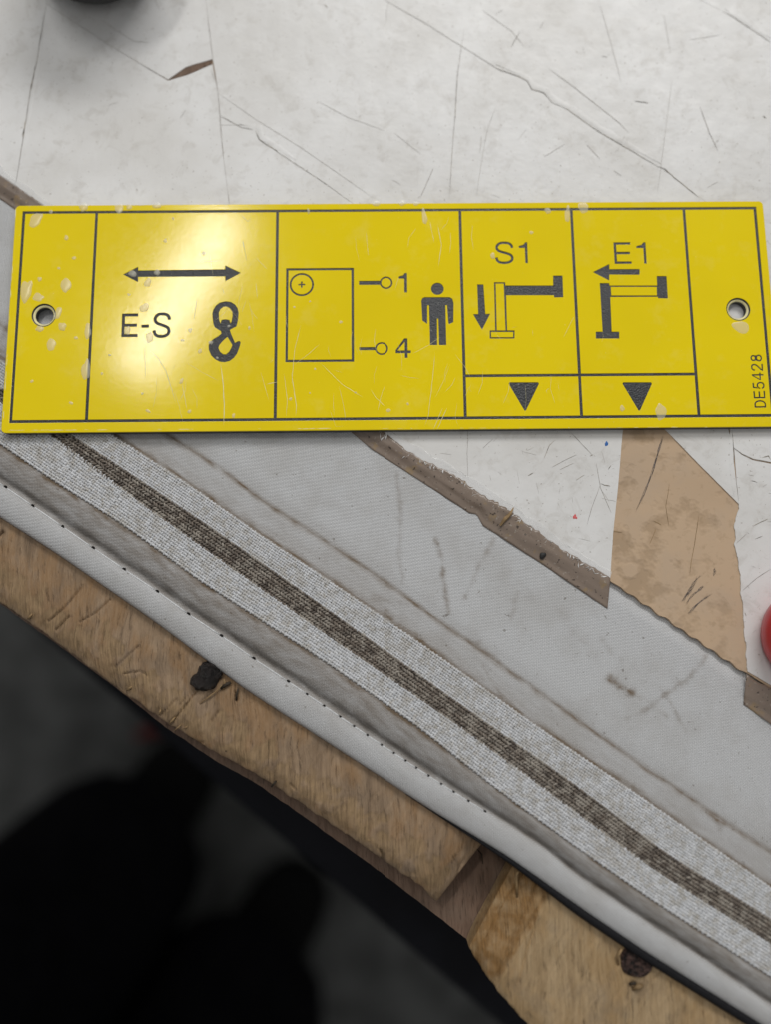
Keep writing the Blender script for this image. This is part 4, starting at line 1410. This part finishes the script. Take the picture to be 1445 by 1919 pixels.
add('letter_s', 3, text_px('S', 928, 453.6, 963.5, 495, .00050))
add('digit_one', 3, text_px('1', 974, 454.5, 988.5, 493.5, .00050))
add('down_arrow', 3, [z3([(109, 397), (137, 397), (146, 532), (168, 530), (131, 603), (90, 532), (114, 532)])])
v_ = [(186, 387), (236, 387), (237, 402), (455, 402), (455, 357), (497, 357), (501, 455), (460, 456), (458, 446), (241, 446), (245, 606), (279, 606), (279, 643), (166, 643), (166, 606), (191, 606)]
add('stabiliser_leg_symbol', 3, [z3(v_), z3([(193, 393), (230, 393), (238, 606), (198, 606)]), z3([(172, 613), (273, 613), (273, 637), (172, 637)])])
add('letter_e', 4, text_px('E', 1152.5, 454.5, 1182, 495, .00050))
add('digit_one', 4, text_px('1', 1195, 454.5, 1210, 494.5, .00050))
add('left_arrow', 4, [z3([(635, 341), (710, 304), (710, 328), (848, 327), (848, 353), (710, 352), (710, 379)])])
v_ = [(667, 391), (709, 391), (711, 402), (928, 402), (926, 359), (970, 359), (977, 460), (932, 460), (931, 453), (715, 454), (721, 612), (755, 612), (756, 643), (649, 643), (649, 612), (680, 612)]
add('extended_beam_symbol', 4, [z3(v_), z3([(717, 408), (926, 408), (927, 447), (719, 447)])])
add('triangle_mark', 13, [z3([(256, 842), (386, 842), (390, 848), (331, 970), (324, 970), (252, 848)])])
add('triangle_mark', 14, [z3([(774, 842), (900, 842), (904, 848), (850, 970), (843, 970), (770, 848)])])
# part number, reading up the right end
p0 = P(1434.8, 765, ZT); p1 = P(1429.2, 662, ZT); p2 = P(1413, 765, ZT)
cap = abs(p0[0] - p2[0]); run = abs(p1[1] - p0[1])
xb = (p0[0] + p1[0]) / 2
adv = run / 6.0
for k, ch in enumerate('DE5428'):
    nm_ = {'D': 'letter_d', 'E': 'letter_e', '5': 'digit_five', '4': 'digit_four', '2': 'digit_two', '8': 'digit_eight'}[ch]
    add(nm_, 5, glyph(ch, xb, p0[1] + adv * k + adv * .06, adv * .80, cap, .00027, math.pi / 2))


def curve_mesh(name, loops, z0, z1, mat, parent, bevel=0.0):
    cu_ = bpy.data.curves.new('tmp', 'CURVE')
    cu_.dimensions = '2D'
    cu_.fill_mode = 'BOTH'
    SC = 1000.0
    cu_.extrude = (z1 - z0) / 2 * SC - bevel * SC
    cu_.bevel_depth = bevel * SC
    cu_.bevel_resolution = 1
    cu_.offset = -bevel * SC
    for L in loops:
        sp = cu_.splines.new('POLY')
        sp.points.add(len(L) - 1)
        for pt, (x, y) in zip(sp.points, L):
            pt.co = (x * SC, y * SC, 0, 1)
        sp.use_cyclic_u = True
    ob = bpy.data.objects.new('tmp', cu_)
    COL.objects.link(ob)
    dg = bpy.context.evaluated_depsgraph_get()
    me = bpy.data.meshes.new_from_object(ob.evaluated_get(dg))
    bpy.data.objects.remove(ob); bpy.data.curves.remove(cu_)
    me.name = name
    off = parent['_base']
    for v in me.vertices:
        v.co = (v.co.x / SC - off[0], v.co.y / SC - off[1], v.co.z / SC + (z0 + z1) / 2 - off[2])
    me.materials.clear(); me.materials.append(MAT[mat])
    o = bpy.data.objects.new(name, me)
    COL.objects.link(o); o.parent = parent
    return o


# dark core sheet with the two bolt holes, then the yellow skin in separate fields with the engraving cut through it
curve_mesh('core_sheet', [rim_outer, circ(holeL, HB, 48), circ(holeR, HB, 48)], ZB, ZT - .00048, 'core', plate)
# yellow skin stands on the core; grooves show the dark filling
curve_mesh('border_rim', [rim_outer, rim_inner], ZT - .00048, ZT, 'yellow', plate, .00006)
for k, loops in cell.items():
    curve_mesh('yellow_field', loops, ZT - .00048, ZT, 'yellow', plate, .00003)
GZ = ZT - .00010
frame = [rect(fx0 - lw, fy0 - lw, fx1 + lw, fy1 + lw)] + [c_[0] for c_ in cell.values()]
curve_mesh('frame_lines', frame, ZT - .00047, GZ, 'ink', plate)
for (nm_, _), (c_, loops) in sym.items():
    curve_mesh(nm_, loops, ZT - .00047, GZ, 'ink', plate)
for hc in (holeL, holeR):
    # countersunk ring: dark step, pale step, bore
    V, F = lathe([(HR - .00002, -.00012), (HR - .00022, -.00030), (HR - .00030, -.00022), (HB + .00012, -.00036), (HB - .00001, -.00050)], (hc[0], hc[1], ZT), 56)
    obj_from('hole_ring', V, F, 'scratch', plate, smooth=True)
    V, F = lathe([(HR - .00004, -.00006), (HR - .00020, -.00009), (HR - .00020, -.0004)], (hc[0], hc[1], ZT), 56)
    obj_from('hole_edge', V, F, 'ink', plate, smooth=True)

# dried droplets on the plate
dz1 = [(185, 150, 26, 38, .5), (135, 520, 26, 58, .1), (340, 490, 22, 34, -.2), (200, 550, 26, 20, 0), (205, 455, 10, 12, 0), (325, 700, 17, 19, 0), (265, 795, 22, 28, 0), (205, 712, 17, 15, 0), (458, 725, 16, 36, 0),
       (448, 930, 18, 48, 0), (345, 240, 9, 13, 0), (385, 345, 10, 9, 0), (305, 398, 7, 6, 0), (435, 82, 20, 24, 0), (618, 88, 22, 26, 0), (815, 74, 20, 15, 0), (690, 428, 22, 16, .4), (770, 472, 17, 20, 0), (750, 605, 20, 22, 0),
       (662, 722, 16, 20, 0), (780, 760, 17, 26, 0), (818, 422, 16, 14, 0), (945, 985, 9, 15, .4), (1040, 828, 9, 12, 0), (950, 772, 8, 7, 0), (770, 1140, 12, 7, .5), (985, 1143, 10, 9, 0), (1215, 1165, 8, 12, 0), (370, 1100, 10, 6, .4),
       (165, 985, 8, 7, 0), (860, 255, 10, 10, 0), (900, 140, 5, 10, 0), (570, 850, 7, 6, 0), (670, 535, 8, 7, 0), (1297, 708, 6, 9, 0), (1098, 786, 10, 10, 0), (1130, 865, 6, 6, 0), (1060, 320, 9, 9, 0), (990, 722, 9, 11, 0),
       (265, 105, 9, 10, 0), (395, 760, 9, 8, 0), (300, 635, 16, 30, .2), (670, 78, 18, 14, 0), (1190, 700, 7, 7, 0), (530, 945, 6, 7, 0), (740, 1050, 6, 6, 0)]
drops = [(x * 520 / 1445, 360 + y * 520 / 1445, a * 520 / 1445, b * 520 / 1445, r) for x, y, a, b, r in dz1]
drops += [(500 + x * .2768, 370 + y * .2768, a * .2768, b * .2768, r) for x, y, a, b, r in [(280, 98, 8, 20, 0), (1068, 132, 16, 55, -.15), (740, 42, 22, 20, 0), (920, 42, 22, 18, 0), (1010, 44, 22, 14, 0), (825, 1443, 12, 10, .3), (955, 1398, 8, 8, 0),
          (160, 1365, 11, 9, 0), (500, 845, 11, 8, 0), (292, 706, 7, 7, 0), (185, 745, 7, 7, 0), (325, 1162, 7, 7, 0), (600, 1322, 7, 5, 0), (290, 1325, 5, 5, 0), (220, 40, 10, 8, 0)]]
drops += [(850 + x * .4118, 370 + y * .4118, a * .4118, b * .4118, r) for x, y, a, b, r in [(592, 48, 22, 26, 0), (520, 78, 13, 36, 0), (430, 62, 15, 13, 0), (945, 975, 20, 36, 0), (180, 265, 10, 14, 0), (1310, 590, 36, 24, .3), (770, 960, 9, 12, 0), (355, 160, 9, 7, 0)]]
for i, (u, v, a_, b_, r) in enumerate(drops):
    big = max(a_, b_)
    blob('droplet', u, v, b_ * 1.15 * PXM, ZT + .000012, 'drop', plate, .07 if big > 9 else .22, a_ / b_, -r, i * 1.7, .45, 20, 5)

# handling scratches, joined: too fine to pick apart
sc = [([(413, 682), (418, 720), (420, 760), (419, 797)], 2.0), ([(281, 658), (296, 672), (310, 694), (320, 725), (329, 755)], 1.5), ([(341, 720), (350, 768)], 1.1), ([(369, 561), (363, 600)], 1.1), ([(271, 650), (272, 710)], .9),
      ([(820, 420), (828, 460), (822, 500)], 1.2), ([(806, 415), (814, 455)], .9), ([(532, 700), (538, 750), (536, 780)], 1.0), ([(546, 700), (555, 760), (554, 780)], 1.3), ([(563, 610), (552, 655), (546, 720)], 1.0),
      ([(816, 660), (810, 720), (803, 780), (795, 800)], 1.0), ([(838, 765), (820, 805)], 1.1), ([(830, 765), (812, 806)], .9), ([(686, 435), (690, 480)], .8), ([(600, 680), (640, 720), (680, 745)], .8), ([(500, 720), (520, 716)], 1.4),
      ([(480, 484), (500, 505)], .9), ([(455, 450), (462, 490)], 1.0), ([(452, 404), (464, 416), (470, 410)], 1.2), ([(454, 452), (458, 468)], 2.0), ([(479, 530), (482, 560)], .9), ([(416, 540), (420, 552)], 1.1)]
for k in range(60):
    cxy = random.choice([(640, 700), (840, 720), (950, 700), (780, 460), (450, 560), (700, 640), (330, 700), (1000, 640)])
    x, y = random.gauss(cxy[0], 60), random.gauss(cxy[1], 50)
    if not (60 < x < 1250 and 405 < y < 770): continue
    a = random.gauss(1.55, .3) if random.random() < .75 else random.uniform(0, 3.1)
    L = random.uniform(10, 70)
    bnd = random.uniform(-5, 5)
    sc.append(([(x, y), (x + L * .5 * math.cos(a) + bnd, y + L * .5 * math.sin(a)), (x + L * math.cos(a), min(798, y + L * math.sin(a)))], random.uniform(.35, .8)))
V, F = ribbons(sc, ZT + .000006, .000016, 1.0)
tag(obj_from('scratches', V, F, 'scratch', plate), kind='stuff')
# worn pale nicks along the rim
V, F = [], []
nick = []
for k in range(70):
    side = random.random()
    if side < .35: u, v = random.uniform(5, 600), None; y_ = 808 - u * .006; nick.append(([(u, y_ - 1), (u + random.uniform(4, 26), y_ - 1.5)], random.uniform(1, 2.6)))
    elif side < .6: v = random.uniform(390, 800); u = 28 - (v - 387) * .059; nick.append(([(u + 1.5, v), (u + 1, v + random.uniform(4, 20))], random.uniform(1, 2.8)))
    elif side < .8: u = random.uniform(40, 700); nick.append(([(u, 387.5 - u * .007), (u + random.uniform(3, 14), 387.5 - u * .007)], random.uniform(.8, 2)))
    else: u = random.uniform(600, 1440); nick.append(([(u, 806 - u * .004), (u + random.uniform(3, 18), 806 - u * .004)], random.uniform(.7, 1.6)))
V, F = ribbons(nick, ZT - .00001, .00003, 1.0)
tag(obj_from('rim_nicks', V, F, 'scratch', plate), kind='stuff')

# ------------------------------------------------------------------ other things on the board
c = P(1525, 1193, .0050); c[2] = .0021
V, F = lathe([(0, 0), (.0078, 0), (.0088, .0010), (.0092, .0028), (.0092, .0046), (.0086, .0066), (.0072, .0080), (.0050, .0088), (.0025, .0091), (0, .0092)], (0, 0, 0), 64)
V = [(x + c[0], y + c[1], z + c[2]) for x, y, z in V]
rc = thing('plastic_plug', 'red rounded plastic plug standing on the white board', 'plug', tuple(c))
obj_from('shell', V, F, 'red', rc, smooth=True)
V, F = lathe([(.0022, .0090), (.0022, .0096), (.0016, .0099), (0, .0100)], tuple(c), 32)
obj_from('nub', V, F, 'red', rc, smooth=True)

c = P(176, -98, .006); c[2] = .0021
dk = thing('dark_pot', 'dark grey round pot standing on the white board', 'pot', tuple(c))
V, F = lathe([(0, 0), (.0080, 0), (.0110, .0012), (.0128, .0035), (.0134, .007), (.0135, .016), (.0130, .0172)], tuple(c), 64)
obj_from('body', V, F, 'can', dk, smooth=True)
V, F = lathe([(.0130, .0168), (.0137, .0172), (.0137, .0190), (.0126, .0200), (.0, .0202)], tuple(c), 64)
obj_from('lid', V, F, 'can', dk, smooth=True)

# ------------------------------------------------------------------ the person standing at the bench: legs and shoes far below
FZ = -.85
face = np.array([.55, .83, 0.]); face /= np.linalg.norm(face)
toeA = P(365, 1400, FZ + .05); toeB = P(575, 1640, FZ + .05)
toeA[2] = toeB[2] = FZ
pts, rad, edg = [], [], []
mid = (toeA + toeB) / 2


def addp(p, r, par=None):
    pts.append(tuple(p)); rad.append(r)
    if par is not None: edg.append((par, len(pts) - 1))
    return len(pts) - 1


up = np.array([0, 0, 1.0])
pel = addp(mid - face * .30 + up * .92, .15)
bel = addp(mid - face * .27 + up * 1.10, .145, pel)
che = addp(mid - face * .22 + up * 1.30, .165, bel)
nek = addp(mid - face * .18 + up * 1.46, .065, che)
hea = addp(mid - face * .14 + up * 1.58, .095, nek)
crn = addp(mid - face * .12 + up * 1.68, .070, hea)
sd = np.array([face[1], -face[0], 0])
for sg_ in (-1, 1):
    so_ = addp(mid - face * .20 + up * 1.38 + sd * .19 * sg_, .062, che)
    el_ = addp(mid - face * .27 + up * 1.10 + sd * .27 * sg_, .048, so_)
    wr_ = addp(mid - face * .16 + up * .90 + sd * .27 * sg_, .036, el_)
for tz, sgn in ((toeA, -1), (toeB, 1)):
    hip = addp(tz * .6 + mid * .4 - face * .29 + up * .84, .105, pel)
    th = addp(tz * .8 + mid * .2 - face * .26 + up * .66, .095, hip)
    kn = addp(tz - face * .20 + up * .48, .100, th)
    sh = addp(tz - face * .19 + up * .28, .108, kn)
    cf = addp(tz - face * .135 + up * .11, .112, sh)
    hm = addp(tz - face * .10 + up * .055, .094, cf)
me = bpy.data.meshes.new('person')
bp = np.array((mid[0] - face[0] * .25, mid[1] - face[1] * .25, FZ))
me.from_pydata([tuple(np.array(p) - bp) for p in pts], edg, [])
person = bpy.data.objects.new('person', me)
COL.objects.link(person)
person.location = bp
person['_base'] = tuple(float(x) for x in bp)
sk = person.modifiers.new('skin', 'SKIN')
for i, sv in enumerate(me.skin_vertices[0].data):
    sv.radius = (rad[i], rad[i]); sv.use_root = (i == 0)
sk.use_smooth_shade = True
person.modifiers.new('sub', 'SUBSURF').render_levels = 2
me.materials.append(MAT['trousers'])
tag(person, 'person in black clothes and black shoes standing on the floor at the bench', 'person')
side = np.array([face[1], -face[0], 0])
for tz in (toeA, toeB):
    V, F = [], []
    st = [(0, .020, .030, .020), (.012, .036, .040, .026), (.04, .047, .052, .032), (.09, .050, .066, .036), (.14, .044, .085, .045), (.20, .038, .095, .050), (.26, .036, .090, .050), (.29, .022, .070, .040)]
    for d, hw, h, _ in st:
        for k in range(16):
            a = 2 * math.pi * k / 16
            x = hw * math.copysign(abs(math.cos(a)) ** .8, math.cos(a)); z = h / 2 + h / 2 * math.copysign(abs(math.sin(a)) ** .7, math.sin(a))
            V.append(tz - face * d + side * x + up * (z + .002))
    for i in range(len(st) - 1):
        for k in range(16):
            F.append([i * 16 + k, i * 16 + (k + 1) % 16, (i + 1) * 16 + (k + 1) % 16, (i + 1) * 16 + k])
    F.append(list(range(16))); F.append([(len(st) - 1) * 16 + k for k in range(16)][::-1])
    o = obj_from('shoe', V, F, 'shoe', person, smooth=True)
# red scrap on the floor
c = P(284, 1372, FZ)
V, F = tube([tuple(c + np.array((-.018, -.004, .004))), tuple(c + np.array((0, .002, .006))), tuple(c + np.array((.016, .001, .004)))], [.005, .008, .004], 8)
tag(obj_from('red_scrap', V, F, 'dullred', None, smooth=True, base=tuple(c)), 'small red scrap on the dark floor beside the shoe', 'scrap')

for o in bpy.data.objects:
    if '_base' in o: del o['_base']
